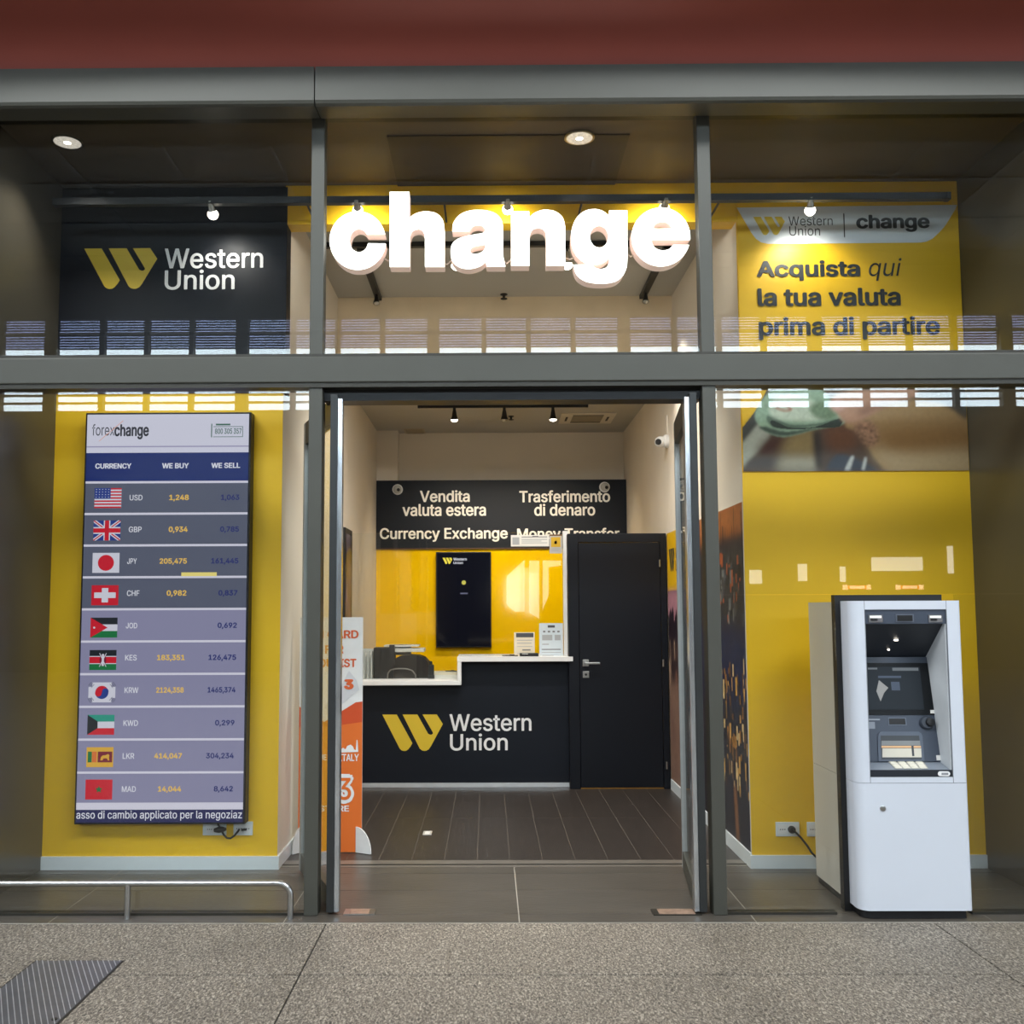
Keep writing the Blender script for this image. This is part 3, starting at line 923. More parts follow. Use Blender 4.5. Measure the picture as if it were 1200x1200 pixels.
# flags
FR, FW, FB, FK, FG = (screen_mat('flag_' + n, c, .8) for n, c in (('red', (214, 30, 52)), ('white', (224, 224, 240)), ('blue', (40, 66, 148)), ('black', (34, 40, 48)), ('green', (30, 122, 70))))
FT, FY_, FM, FO = (screen_mat('flag_' + n, c, .8) for n, c in (('teal', (46, 160, 140)), ('gold', (232, 182, 70)), ('maroon', (128, 34, 58)), ('orange', (226, 120, 60))))
def flag(i):
    x0, y0 = 110.8 - 1.19 * i, 572 + 37.95 * i
    Xa, Za, Xb, Zb = rect(x0, y0, x0 + 31.5, y0 + 23.4, TY)
    f = MB()
    L = [0]
    def pl(pts, M):
        L[0] += 1
        f.poly([(Xa + (Xb - Xa) * u, TY - .0002 * L[0], Zb + (Za - Zb) * v) for u, v in pts], M)
    def rc(u0, v0, u1, v1, M):
        pl([(u0, v1), (u1, v1), (u1, v0), (u0, v0)], M)
    def disc(u, v, r, M, a0=0, a1=360, asp=.75):
        pl(ell(u, v, r * asp, r, a0, a1, 20, a1 - a0 < 360), M)
    if i == 0:
        rc(0, 0, 1, 1, FW)
        for k in range(0, 7):
            rc(0, k * 2 / 13, 1, (k * 2 + 1) / 13, FR)
        rc(0, 0, .6, 7 / 13, FB)
        for r in range(4):
            for c in range(5):
                disc(.07 + .115 * c, .07 + .13 * r, .022, FW)
    elif i == 1:
        rc(0, 0, 1, 1, FB)
        for M, w in ((FW, .1), (FR, .035)):
            pl([(0, 0), (w, 0), (1, 1 - w), (1, 1), (1 - w, 1), (0, w)], M)
            pl([(1, 0), (1, w), (w, 1), (0, 1), (0, 1 - w), (1 - w, 0)], M)
        rc(.38, 0, .62, 1, FW); rc(0, .33, 1, .67, FW); rc(.42, 0, .58, 1, FR); rc(0, .39, 1, .61, FR)
    elif i == 2:
        rc(0, 0, 1, 1, FW); disc(.5, .5, .4, FR)
    elif i == 3:
        rc(0, 0, 1, 1, FR); rc(.38, .14, .62, .86, FW); rc(.1, .36, .9, .64, FW)
    elif i == 4:
        rc(0, 0, 1, .34, FK); rc(0, .34, 1, .67, FW); rc(0, .67, 1, 1, FG); pl([(0, 1), (.64, .5), (0, 0)], FR); disc(.14, .5, .05, FW)
    elif i == 5:
        rc(0, 0, 1, .3, FK); rc(0, .3, 1, .7, FW); rc(0, .34, 1, .66, FR); rc(0, .7, 1, 1, FG); disc(.5, .5, .3, FM, asp=.42); rc(.46, .2, .54, .8, FW)
        pl([(.36, .16), (.39, .16), (.64, .84), (.61, .84)], FW); pl([(.61, .16), (.64, .16), (.39, .84), (.36, .84)], FW)
    elif i == 6:
        rc(.14, 0, .86, 1, FW); rc(0, .22, 1, .78, FW)
        disc(.5, .5, .33, FR); disc(.5, .5, .33, FB, 10, 190); disc(.37, .54, .165, FR); disc(.63, .46, .165, FB)
        for (u, v, s) in ((.1, .13, -1), (.9, .13, 1), (.1, .87, 1), (.9, .87, -1)):
            for k in (-1, 0, 1):
                cu, cv = u + .055 * k, v + .05 * k * -s
                pl([(cu - .06, cv - s * .09 - .012), (cu - .06 + .02, cv - s * .09 - .012), (cu + .07, cv + s * .09), (cu + .05, cv + s * .09)], FK)
    elif i == 7:
        rc(0, 0, 1, .34, FT); rc(0, .34, 1, .67, FW); rc(0, .67, 1, 1, FR); pl([(0, 1), (.38, .67), (.38, .33), (0, 0)], FK)
    elif i == 8:
        rc(0, 0, 1, 1, FY_); rc(.05, .22, .2, .76, FG); rc(.21, .22, .38, .76, FO); rc(.42, .22, .96, .76, FM)
        pl([(.52, .66), (.54, .5), (.6, .42), (.72, .4), (.8, .34), (.86, .4), (.84, .52), (.86, .66), (.8, .66), (.77, .56), (.64, .56), (.6, .66)], FY_)
    else:
        rc(0, 0, 1, 1, FR)
        st = []
        for k in range(10):
            r = .2 if k % 2 == 0 else .085
            w = math.radians(-90 + 36 * k)
            st.append((.5 + r * .75 * math.cos(w), .5 + r * math.sin(w)))
        pl(st, FG)
    f.build('flag', scr)
for i in range(10):
    flag(i)

# ------------------------------------------------------------------ wall sockets and cables
SOCK = mat('socket_plate_white', (226, 234, 238), .35, var=.02)
def socket(box, label, holes, grp=None):
    Xa, Za, Xb, Zb = rect(*box, SY - .012)
    s = thing('wall_socket', label, 'socket', ((Xa + Xb) / 2, SY, Za), grp)
    Box('plate', s, Xa, Xb, SY - .012, SY - .001, Za, Zb, SOCK, .003)
    for u in holes:
        x, z = Xa + (Xb - Xa) * u, (Za + Zb) / 2
        w = (Zb - Za) * .32
        k = MB()
        k.box(x - w, x + w, SY - .0145, SY - .012, z - w, z + w, LWHITE)
        for d in (-.5, 0, .5):
            k.lathe([(w * .13, 0), (w * .13, .001)], (x + w * d, SY - .0145, z), (0, -1, 0), BLACK, 8)
        k.build('outlet', s)
    return s
socket((237.5, 964.5, 265, 979), 'white wall socket with black plug under the rate display', (.3, .62))
socket((273.5, 963, 296, 979), 'white wall socket nearest the bay corner under the rate display', (.3, .7))
socket((909.3, 963.5, 937, 980.3), 'white wall socket with round black plug beside the cash machine', (.28, .7))
socket((946, 963.5, 968, 980.3), 'white wall socket half hidden behind the cash machine', (.3, .7))
t = thing('power_cable', 'black power cable hanging below the rate display', 'cable', at(262, 975, SY - .04))
b = MB()
b.tube([at(x, y, SY - .04) for x, y in ((254, 962), (256, 967), (259, 972), (262, 978), (266, 982), (270, 982.5), (275, 979), (279, 974), (280.5, 971.5))], .006, BLACK, 8)
b.build('cord', t, True)
b = MB(); b.tube([at(x, y, SY - .035) for x, y in ((251, 973), (256, 972.5), (261, 972), (265, 971.5))], [.011, .018, .016, .008], BLACK, 10); b.build('plug', t, True)
b = MB(); b.tube([at(x, y, SY - .02) for x, y in ((283, 972.5), (289, 972))], .007, BLACK, 8); b.build('plug', t, True)
t = thing('power_cable', 'black power cable running from the socket behind the cash machine', 'cable', at(930, 975, SY - .03))
b = MB(); b.lathe([(.02, -.012), (.022, .012), (.016, .03)], at(927.5, 972, SY - .016), (0, -1, 0), BLACK, 14); b.build('plug', t, True)
b = MB(); b.tube([at(927.5, 972, SY - .045), at(932, 975, SY - .05), at(939, 982, SY - .06), at(946, 991, SY - .08), at(951, 999, SY - .1), at(960, 1008, SY - .12)], .006, BLACK, 8); b.build('cord', t, True)

# ------------------------------------------------------------------ low bumper rail
t = thing('bumper_rail', 'low bent stainless steel bumper rail in front of the rate display window', 'rail', (-1.77, 4.91, 0))
xr, zr, r = at(340.5, 1050, 4.91).x, .168, .0145
b = MB()
pts = [(-3.4, 4.91, zr), (xr - .06, 4.91, zr)] + [(xr - .06 + .06 * math.sin(a), 4.91, zr - .06 + .06 * math.cos(a)) for a in (math.radians(k) for k in range(15, 91, 15))] + [(xr, 4.91, 0.0)]
b.tube(pts, r, STAIN, 14); b.build('bar', t, True)
for x in (at(149.5, 1060, 4.91).x, at(149.5, 1060, 4.91).x - 1.25):
    b = MB(); b.tube([(x, 4.91, 0), (x, 4.91, zr - .006)], r * .95, STAIN, 14); b.build('post', t, True)
# ------------------------------------------------------------------ floor plate
t = thing('floor_hatch', 'ribbed steel tread plate set into the granite paving below the bumper rail', 'floor plate', (-1.76, 4.0, 0))
hx0, hx1, hy0, hy1 = -1.952, -1.57, 3.62, 4.33
PLATE = mat('worn_tread_steel', (104, 104, 108), .38, .35, .12, 12)
Box('frame', t, hx0, hx1, hy0, hy1, 0.0, 0.0035, DARKSTEEL)
Box('plate', t, hx0 + .008, hx1 - .008, hy0 + .008, hy1 - .008, .001, .005, PLATE)
b = MB()
for k in range(-16, 18):
    x = hx0 + .012 + k * .0236
    p = [(x, hy1 - .012), (x + .36, hy0 + .012)]
    def clip(p):
        (xa, ya), (xb, yb) = p
        lo, hi = hx0 + .01, hx1 - .01
        if xa < lo:
            ya, xa = ya + (yb - ya) * (lo - xa) / (xb - xa), lo
        if xb > hi:
            yb, xb = ya + (yb - ya) * (hi - xa) / (xb - xa), hi
        return (xa, ya), (xb, yb)
    if p[1][0] <= hx0 + .015 or p[0][0] >= hx1 - .015:
        continue
    (xa, ya), (xb, yb) = clip(p)
    b.prism([(xa - .0016, ya, .005), (xa + .0016, ya, .005), (xb + .0016, yb, .005), (xb - .0016, yb, .005)], (0, 0, .004), mat('worn_bright_rib', (196, 196, 198), .35, .4, .1, 30))
b.build('tread_rib', t)
b = MB(); b.lathe([(.011, 0), (.011, .003)], (-1.60, 3.72, .005), (0, 0, 1), DARKSTEEL, 12); b.build('lock', t)

# ------------------------------------------------------------------ glass door leaves
def leaf(label, hx, bx, hy, by, sgn):
    t = thing('glass_door', label, 'door', (hx, hy, 0.012))
    H = 2.60
    d = Vector((bx - hx, by - hy, 0)); Ln = d.length; d.normalize()
    n = Vector((-d.y, d.x, 0))
    def bar(s0, s1, z0, z1, th, M, bb):
        P = Vector((hx, hy, z0)) + d * s0
        Q = Vector((hx, hy, z0)) + d * s1
        bb.prism([P - n * th, Q - n * th, Q + n * th, P + n * th], (0, 0, z1 - z0), M)
    b = MB(); bar(.03, Ln - .03, .09, H - .12, .005, GLASS2, b); b.build('pane', t)
    b = MB(); bar(.02, Ln - .02, H - .13, H, .018, DARKSTEEL, b); b.build('top_rail', t)
    b = MB(); bar(.02, Ln - .02, .012, .11, .018, STEEL, b); b.build('bottom_rail', t)
    b = MB(); bar(Ln - .03, Ln + .01, .012, H, .019, mat('satin_stainless_stile', (168, 172, 172), .35, .5, .04, 20), b); b.build('free_stile', t)
    b = MB()
    b.box(min(hx, hx + sgn * .036), max(hx, hx + sgn * .036), hy - .03, hy + .04, .012, H, mat('dark_pivot_stile', (58, 60, 60), .4, .5), .003)
    st = b.build('pivot_stile', t)
    b = MB()
    xa = hx - sgn * .026
    b.box(min(xa, hx), max(xa, hx), hy - .026, hy + .03, .012, H - .02, BRIGHT, .004)
    b.build('edge_strip', st)
    return t
leaf('swung open glass door leaf nearest the rate display', -.772, -1.075, 4.985, 5.76, -1)
leaf('swung open glass door leaf nearest the cash machine', 1.03, 1.125, 4.985, 5.79, 1)
for (x0, y0, x1, y1), s in (((402, 1066, 441, 1072.5), 'rate display'), ((766, 1066, 818, 1073), 'cash machine')):
    pa, pb = fl(x0, y1), fl(x1, y0)
    t = thing('floor_spring', 'flat metal floor spring cover in the tiles by the ' + s, 'door fitting', ((pa.x + pb.x) / 2, (pa.y + pb.y) / 2, 0))
    Box('cover', t, pa.x, pb.x, pa.y, pb.y, .001, .005, STAIN if 'rate' in s else DARKSTEEL)
    Box('inset', t, pa.x + .03, pb.x - .03, pa.y + .006, pb.y - .006, .005, .0065, mat('worn_copper_plate', (176, 150, 132), .4, .6, .2, 30))
# ------------------------------------------------------------------ tracks and spotlights
BULB = mat('lit_lamp_glass', (255, 250, 240), .4, var=0, emit=9, ecol=(255, 244, 226))
CHROME = mat('lamp_reflector', (200, 198, 190), .25, .6, .05)
def track(label, p0, p1, w=.018, h=.022, hang=0):
    t = thing('lighting_track', label, 'track light', (Vector(p0) + Vector(p1)) / 2)
    p0, p1 = Vector(p0), Vector(p1)
    d = (p1 - p0).normalized(); n = Vector((-d.y, d.x, 0)) * w
    b = MB(); b.prism([p0 - n, p1 - n, p1 + n, p0 + n], (0, 0, -h * 2), BLACK); b.build('rail', t)
    for k in range(hang):
        q = Vector((-1.05 + 2.4 * k / (hang - 1), p0.y, p0.z))
        b = MB(); b.tube([q - Vector((0, 0, .02)), Vector((q.x, SY - .0005, q.z - .02))], .007, BLACK, 6); b.build('wall_bracket', t)
    for p in (p0, p1):
        b = MB(); b.prism([p - n * 1.1 - d * .012, p - n * 1.1 + d * .012, p + n * 1.1 + d * .012, p + n * 1.1 - d * .012], (0, 0, -h * 2.1), BLACK); b.build('end_cap', t)
    return t
def spot(label, top, aim, power, size=1.0, dark=True, angle=70, grp=None, stem=.05, lit=True):
    top = Vector(top)
    t = thing('track_spotlight', label, 'spotlight', top, grp)
    hd = top - Vector((0, 0, stem))
    b = MB(); b.tube([top, hd], .007 * size, BLACK, 8); b.lathe([(.014 * size, 0), (.014 * size, -.02 * size)], top, (0, 0, 1), BLACK, 10); b.build('stem', t, True)
    d = (Vector(aim) - hd).normalized()
    b = MB()
    b.lathe([(.014 * size, -.03 * size), (.02 * size, 0), (.024 * size, .03 * size), (.034 * size, .06 * size), (.036 * size, .064 * size)], hd, d, BLACK if dark else CHROME, 16)
    hh = b.build('lamp_head', t, True)
    b = MB(); b.lathe([(.033 * size, 0), (.024 * size, .012 * size), (.004, .018 * size)], hd + d * .065 * size, d, BULB if lit else CHROME, 16) if dark else b.lathe([(.020 * size, -.012), (.034 * size, 0), (.040 * size, .014), (.034 * size, .03), (.018 * size, .042), (.003, .046)], hd + d * .05 * size, d, BULB, 16); b.build('bulb', hh, True)
    if power:
        lamp('spot_beam', 'SPOT', hd + d * .12 * size, power, SOFT, .03, Vector(aim), angle, .7)
    return t
TYY, TZ = 5.50, 3.975
zt_ = at(600, 230, TYY).z
track('long black lighting track under the bay ceiling along the yellow lintel', (-2.5, TYY, zt_), (at(1110, 226, TYY).x, TYY, zt_), .02, .02, 4)
for x, y, s, aim in ((247, 240, 'shining on the dark logo board', (-1.75, SY, 3.2)), (418, 237, 'above the letter c of the lit sign', (-.9, 5.75, 3.0)), (595, 236, 'above the middle of the lit sign', (.1, 5.6, 2.5)),
                     (780, 234, 'above the letter e of the lit sign', (1.1, 5.7, 3.0)), (950, 232, 'shining on the white poster header', (2.05, SY, 3.2))):
    X = at(x, y, TYY).x
    front = 'letter' not in s and 'middle' not in s
    spot('small silver spotlight on the long front track ' + s, (X, TYY - .0, zt_ - .035), (X + (.05 if front else 0), TYY + (.32 if front else .30), zt_ - (.50 if front else .14)), (13 if X > 0 else 9) if front else 13, .8, False, 130 if front else 140, None, .004)
# square of tracks on the shop ceiling
tz = CZ - .002
pA, pB = fl(400, 290, tz - .03), fl(745, 288, tz - .03)
track('black lighting track running across the shop ceiling behind the lit sign', (pA.x - .1, pA.y, tz), (pB.x + .25, pA.y, tz), .02, .016)
q0, q1 = fl(424, 302, tz), fl(447, 357, tz)
track('black ceiling track running back on the standee side of the shop', (q1.x, pA.y + .06, tz), (q1.x, 7.86, tz), .024, .016)
q1 = fl(748, 356, tz)
track('black ceiling track running back on the mural side of the shop', (q1.x, pA.y + .06, tz), (q1.x, 7.86, tz), .024, .016)
for x, y, s in ((535, 305, 'below the letter a of the lit sign'), (665, 305, 'below the letter n of the lit sign')):
    X = at(x, y, pA.y).x
    spot('small ceiling track spotlight seen ' + s, (X, pA.y, tz - .03), (X, pA.y + .9, 1.2), 135, 1.0, False, 120, None, .07)
for sx_, xx, s in ((-1, fl(447, 357, tz).x, 'standee'), (1, q1.x, 'mural')):
    spot('black spotlight at the inner end of the ceiling track on the %s side' % s, (xx, 7.72, tz - .03), (xx * .8, 6.6, 0), 110, .8, True, 82, None, .03, False)
# rear track over the counter
ty = fl(590, 478, CZ2 - .03).y
track('short black lighting track on the lower ceiling above the counter', (fl(491, 478.5, CZ2 - .03).x, ty, CZ2 - .004), (fl(688, 477, CZ2 - .03).x, ty, CZ2 - .004), .012, .012)
for x, s, a in ((532.5, 'nearest the grille', (-.3, 10.72, 2.3)), (591, 'in the middle', (.2, 10.72, 2.0)), (648, 'nearest the air conditioner', (.7, 10.72, 2.3))):
    X = at(x, 482, ty).x
    spot('black spotlight on the counter track ' + s, (X, ty, CZ2 - .028), (X, ty + .02, 2.6), 0, 1.05, True, 100, None, .05, 'middle' not in s)
    lamp('spot_beam', 'SPOT', (X, ty, CZ2 - .2), 62, WARM, .05, (X * 1.2, SGN, 1.2), 95, .9)
# recessed downlights
def downlight(x, y, label, r=.078, zc=.03):
    p = fl(x, y, CZ + zc - .004)
    t = thing('recessed_downlight', label, 'ceiling light', (p.x, p.y, CZ + zc))
    b = MB(); b.lathe([(r + .006, .004), (r + .006, -.004), (r - .008, -.005)], (p.x, p.y, CZ + zc), (0, 0, 1), STAIN, 24); b.build('trim_ring', t, True)
    b = MB()
    n = 28
    b.lathe([(r - .006, -.0055), (.028, -.0065)], (p.x, p.y, CZ + zc), (0, 0, 1), mat('downlight_reflector', (226, 222, 212), .25, .3, .5, 60, emit=.55, ecol=(255, 246, 232)), n)
    rf = b.build('reflector', t, True)
    b = MB(); b.lathe([(.02, -.0065), (.012, -.009)], (p.x, p.y, CZ + zc), (0, 0, 1), BULB, 14); b.build('bulb', rf, True)
    lamp('downlight_beam', 'SPOT', (p.x, p.y, CZ - .01), 34, SOFT, .05, (p.x, p.y, 0), 110, .8)
downlight(79, 167, 'recessed round downlight in the bay ceiling above the dark logo board')
downlight(679, 162, 'recessed round downlight in the bay ceiling above the lit sign', zc=.0215)
# sprinkler heads
def sprinkler(x, y, z, label):
    p = fl(x, y, z - .03)
    t = thing('sprinkler_head', label, 'sprinkler', (p.x, p.y, z))
    b = MB(); b.lathe([(.03, 0), (.03, -.006), (.012, -.012), (.010, -.03)], (p.x, p.y, z), (0, 0, 1), BLACK, 14); b.build('escutcheon', t, True)
    b = MB(); b.lathe([(.028, -.036), (.028, -.040), (.004, -.046)], (p.x, p.y, z), (0, 0, 1), BLACK, 14); b.tube([(p.x, p.y, z - .03), (p.x, p.y, z - .038)], .004, BLACK, 6); b.build('deflector', t, True)
sprinkler(590.5, 349, CZ, 'small dark sprinkler head on the shop ceiling seen below the lit sign')
sprinkler(599, 491, CZ2, 'tiny sprinkler head on the lower ceiling beside the counter track')

# ------------------------------------------------------------------ charcoal overhead sign and yellow back panel
t = thing('overhead_sign', 'wide charcoal overhead sign with white Italian and English service lettering on the back wall', 'sign', (.14, SGN, 2.2))
zs0 = at(500, 643, SGN).z
Box('panel', t, IL + .002, IR - .002, SGN, SGN + .17, zs0, at(588, 562.5, SGN).z, NAVY)
SY2 = SGN - .004
for s, bx in (('Vendita', (492, 574.5, 550.5, 588.5)), ('valuta estera', (471.5, 590.5, 569.5, 604.8)), ('Currency Exchange', (445, 618.5, 595, 635)), ('Trasferimento', (608.5, 574.5, 715, 588.7)), ('di denaro', (626, 590.3, 697.5, 604.5)), ('Money Transfer', (606, 618.7, 726, 634.7))):
    word(t, s, bx, SY2, mat('white_lettering_added_glow', (240, 234, 222), .4, var=0, emit=.08, ecol=(255, 244, 226)), .022)  # faint glow added to plain white film lettering to brighten it
Box('brass_edge', t, IL + .002, IR - .002, SGN - .006, SGN, zs0 - .006, zs0 + .006, mat('bronze_edge_strip', (96, 66, 40), .4, .4))
yp = thing('yellow_wall_panel', 'glossy yellow glass panel behind the counter below the overhead sign', 'wall panel', (.14, SGN, 0))
Box('panel', yp, IL + .002, IR - .002, SGN + .02, SGN + .17, 0, zs0 - .006, YELG)
for y in (0,):
    pass
# wall screen
SCY = SGN - .04
t = thing('wall_screen', 'black portrait screen with small golden logo hung on the glossy yellow panel', 'screen', at(543, 758, SGN))
X0, Z0, X1, Z1 = rect(511, 646.7, 575.7, 758.8, SCY)
Box('housing', t, X0, X1, SCY, SGN + .02, Z0, Z1, BLACK, .006)
Box('display', t, X0 + .012, X1 - .012, SCY - .002, SCY + .002, Z0 + .014, Z1 - .012, mat('dark_screen_glass', (10, 12, 22), .08, var=0, emit=.02, ecol=(60, 70, 120)))
b = MB(); logo(b, (518.6, 653.6, 530, 661), SCY - .004, screen_mat('screen_logo_yellow', (236, 214, 70), 1.1)); b.build('logo', t)
word(t, 'Western', (531.3, 653.6, 547, 657), SCY - .004, SW, .02)
word(t, 'Union', (531.3, 658, 542.5, 661), SCY - .004, SW, .02)
b = MB(); b.poly([at(543.5 + 2.6 * math.cos(k * math.pi / 8), 682.7 + 2.6 * math.sin(k * math.pi / 8), SCY - .004) for k in range(16)], screen_mat('screen_dot_yellow', (214, 204, 90), .9)); pbox(b, (539.3, 694.6, 548.2, 696.2), SCY - .004, screen_mat('screen_line_lilac', (120, 120, 150), .7)); b.build('screen_mark', t)
# ceiling cameras on the sign
def dome(x, y, label):
    p = at(x, y, SGN)
    t = thing('security_camera', label, 'camera', p)
    b = MB(); b.lathe([(.058, 0), (.058, .02), (.05, .03)], p, (0, -1, 0), WHITE, 22); b.build('base', t, True)
    b = MB(); b.lathe([(.046, .028), (.044, .045), (.034, .062), (.018, .072), (.004, .075)], p, (0, -1, 0), mat('camera_dome_grey', (196, 194, 188), .25), 22); dm = b.build('dome', t, True)
    q = p + Vector((.012, -.064, -.008))
    b = MB(); b.lathe([(.018, 0), (.018, .012), (.012, .016)], q, (.3, -.9, -.25), BLACK, 14); b.build('lens', dm, True)
dome(466, 573.8, 'round white dome camera on the sign corner above the printer')
dome(708.3, 571, 'round white dome camera on the sign corner above the charcoal door')
p = onx(783, 517, IR)
t = thing('security_camera', 'white eyeball camera on the inner side wall near the open door leaf', 'camera', p)
b = MB(); b.lathe([(.055, 0), (.055, .03), (.04, .045)], p, (-1, 0, 0), WHITE, 20); b.build('base', t, True)
b = MB(); b.lathe([(.02, -.045), (.042, -.03), (.048, 0), (.042, .03), (.03, .042)], p + Vector((-.065, 0, -.005)), (-.5, -.8, -.15), WHITE, 20); bl = b.build('ball', t, True)
b = MB(); b.lathe([(.026, .04), (.026, .05), (.01, .052)], p + Vector((-.065, 0, -.005)), (-.5, -.8, -.15), BLACK, 16); b.build('lens', bl, True)
b = MB(); b.tube([p + Vector((-.004, 0, .05)), p + Vector((-.004, 0, .22))], .008, BEIGE, 8); b.build('cable_cover', t)
# air conditioning cassette, grille
def ceilrect(x0, y0, x1, y1, z):
    a, b_, c, d = fl(x0, y0, z), fl(x1, y0, z), fl(x0, y1, z), fl(x1, y1, z)
    return (a.x + c.x) / 2, (b_.x + d.x) / 2, (a.y + b_.y) / 2, (c.y + d.y) / 2
xa, xb, ya, yb = ceilrect(656, 483.5, 719, 495, CZ2)
ya, yb = min(ya, yb), max(ya, yb)
t = thing('air_conditioner', 'cream ceiling cassette air conditioner set in the lower ceiling', 'air conditioner', ((xa + xb) / 2, (ya + yb) / 2, CZ2))
Box('panel', t, xa, xb, ya, yb, CZ2 - .014, CZ2 - .001, mat('cream_plastic', (220, 212, 196), .5), .004)
w, d = xb - xa, yb - ya
Box('intake', t, xa + w * .22, xb - w * .22, ya + d * .22, yb - d * .22, CZ2 - .018, CZ2 - .013, mat('intake_grey', (150, 140, 120), .6))
b = MB()
for u0, u1, v0, v1 in ((.22, .78, .12, .18), (.22, .78, .82, .88), (.10, .14, .3, .7), (.86, .90, .3, .7)):
    b.box(xa + w * u0, xa + w * u1, ya + d * v0, ya + d * v1, CZ2 - .0165, CZ2 - .012, mat('vent_dark', (58, 50, 42), .6))
b.build('vent', t)
xa, xb, ya, yb = ceilrect(474, 502.5, 498, 507.4, CZ2)
ya, yb = min(ya, yb), max(ya, yb)
t = thing('ceiling_grille', 'small cream air grille in the lower ceiling corner', 'grille', ((xa + xb) / 2, (ya + yb) / 2, CZ2))
Box('frame', t, xa, xb, ya, yb, CZ2 - .008, CZ2 - .001, mat('cream_grille', (186, 174, 150), .6))
b = MB()
for k in range(6):
    y = ya + (yb - ya) * (k + .5) / 6
    b.box(xa + .02, xb - .02, y - .012, y + .012, CZ2 - .012, CZ2 - .007, mat('grille_slat', (170, 158, 134), .6))
b.build('slat', t)

# ------------------------------------------------------------------ stepped service counter
zl, zu = .90, 1.096
xs, xe = at(541, 800, 8.40).x, at(668.5, 900, CYN).x
xo = at(671.5, 775, 8.30).x
t = thing('service_counter', 'stepped charcoal counter with white worktop, large golden logo and white kick strip', 'counter', (-.2, CYN, 0))
b = MB()
I2 = IL + .006
xe -= .004
b.prism([(I2, CYN, .035), (xe, CYN, .035), (xe, CYN, zu - .035), (xs, CYN, zu - .035), (xs, CYN, zl - .035), (I2, CYN, zl - .035)], (0, .60, 0), NAVY)
b.build('body', t)
Box('worktop', t, I2, xs + .0, 8.30, 9.1, zl - .038, zl, WHITE, .003)
b = MB(); b.prism([(xs - .034, 8.30, zu - .038), (xo, 8.30, zu - .038), (xo, 8.318, zu - .038), (xe, 8.318, zu - .038), (xe, 8.86, zu - .038), (xs - .034, 8.86, zu - .038)], (0, 0, .038), WHITE); b.build('worktop', t)
Box('step_riser', t, xs - .034, xs, 8.302, 8.86, zl + .0005, zu - .0385, WHITE, .002)
Box('kick_strip', t, I2, xe, CYN - .012, CYN + .02, .002, .038, mat('satin_white_metal', (222, 226, 230), .25, .5))
b = MB(); logo(b, (448, 837.3, 519, 880), CYN - .003, LOGO); b.build('logo', t)
word(t, 'Western', (526.7, 836.8, 622.8, 856.8), CYN - .003, LWHITE, .012)
word(t, 'Union', (527.3, 859.6, 595, 879.6), CYN - .003, LWHITE, .012)
# glass screen above the counter
gz = at(500, 624.5, 8.5).z
t = thing('counter_screen', 'clear safety glass screen standing on the counter between wall and white post', 'glass screen', (-.2, 8.5, zl))
b = MB(); b.box(IL + .002, xs - .036, 8.50, 8.51, zl + .001, gz, GLASS2); b.build('pane', t)
b = MB(); b.box(xs - .03, .655, 8.50, 8.51, zu + .001, gz, GLASS2); b.build('pane', t)
Box('post', t, at(660.3, 700, 8.48).x, at(666.5, 700, 8.48).x, 8.47, 8.54, zu + .001, gz + .01, WHITE, .002)
# notices on the glass
def sheet(name, label, cat, box, Y, M=PAPER, lines=(), tiltx=0.0, d=.002, grp=None):
    Xa, Za, Xb, Zb = rect(*box, Y)
    t = thing(name, label, cat, ((Xa + Xb) / 2, Y, Za), grp)
    Box('sheet', t, Xa, Xb, Y, Y + d, Za, Zb, M)
    if lines:
        b = MB()
        for u0, v0, u1, v1, MM in lines:
            b.poly([(Xa + (Xb - Xa) * u, Y - .0006, Zb + (Za - Zb) * v) for u, v in ((u0, v1), (u1, v1), (u1, v0), (u0, v0))], MM)
        b.build('print', t)
    return t
DK = mat('dark_print_ink', (72, 74, 78), .6, 0, .02)
AM = mat('amber_print', (206, 164, 30), .5, 0, .02)
LG = mat('light_print_ink', (168, 170, 172), .6, 0, .02)
sheet('notice', 'wide white notice stuck to the top of the counter glass', 'notice', (598.7, 627, 643.5, 640.3), 8.492, PAPER, ((.28, .14, .95, .2, DK), (.56, .08, .72, .13, DK), (.04, .2, .22, .85, LG), (.28, .35, .95, .42, LG), (.28, .5, .8, .56, LG), (.28, .66, .95, .72, LG)))
sheet('notice', 'small notice with amber square at the corner of the counter glass', 'notice', (644, 626.3, 658.6, 648.5), 8.488, mat('grey_notice_paper', (186, 182, 176), .6), ((0, 0, 1, .08, mat('brown_print', (110, 76, 40), .5)), (.12, .14, .88, .66, AM), (.4, .34, .58, .5, DK), (.15, .74, .85, .78, LG), (.15, .84, .7, .88, LG)))
sheet('notice', 'large pale blue printed notice standing on the upper counter by the white post', 'notice', (632, 730.3, 659.8, 770.5), 8.47, mat('pale_blue_paper', (206, 216, 222), .6), ((.36, .06, .66, .13, DK), (.16, .22, .26, .27, INK), (.36, .22, .46, .27, INK), (.56, .22, .66, .27, INK), (.76, .22, .86, .27, INK), (.12, .34, .55, .5, LG), (.65, .34, .9, .5, LG), (.12, .6, .4, .63, LG), (.1, .75, .9, .78, INK), (.1, .84, .9, .86, LG), (.12, .93, .6, .95, LG)))
sheet('leaflet', 'cream leaflet with dark header in an acrylic stand on the upper counter', 'leaflet', (602.5, 741, 626.5, 770.3), 8.44, mat('cream_leaflet', (226, 214, 190), .6), ((.1, .03, .95, .2, DK), (.14, .3, .9, .33, LG), (.14, .42, .85, .45, LG), (.14, .56, .9, .58, LG), (.4, .68, .8, .73, INK), (.14, .84, .9, .86, LG)), d=.02)
def onworktop(x, y, z):
    return fl(x, y, z)
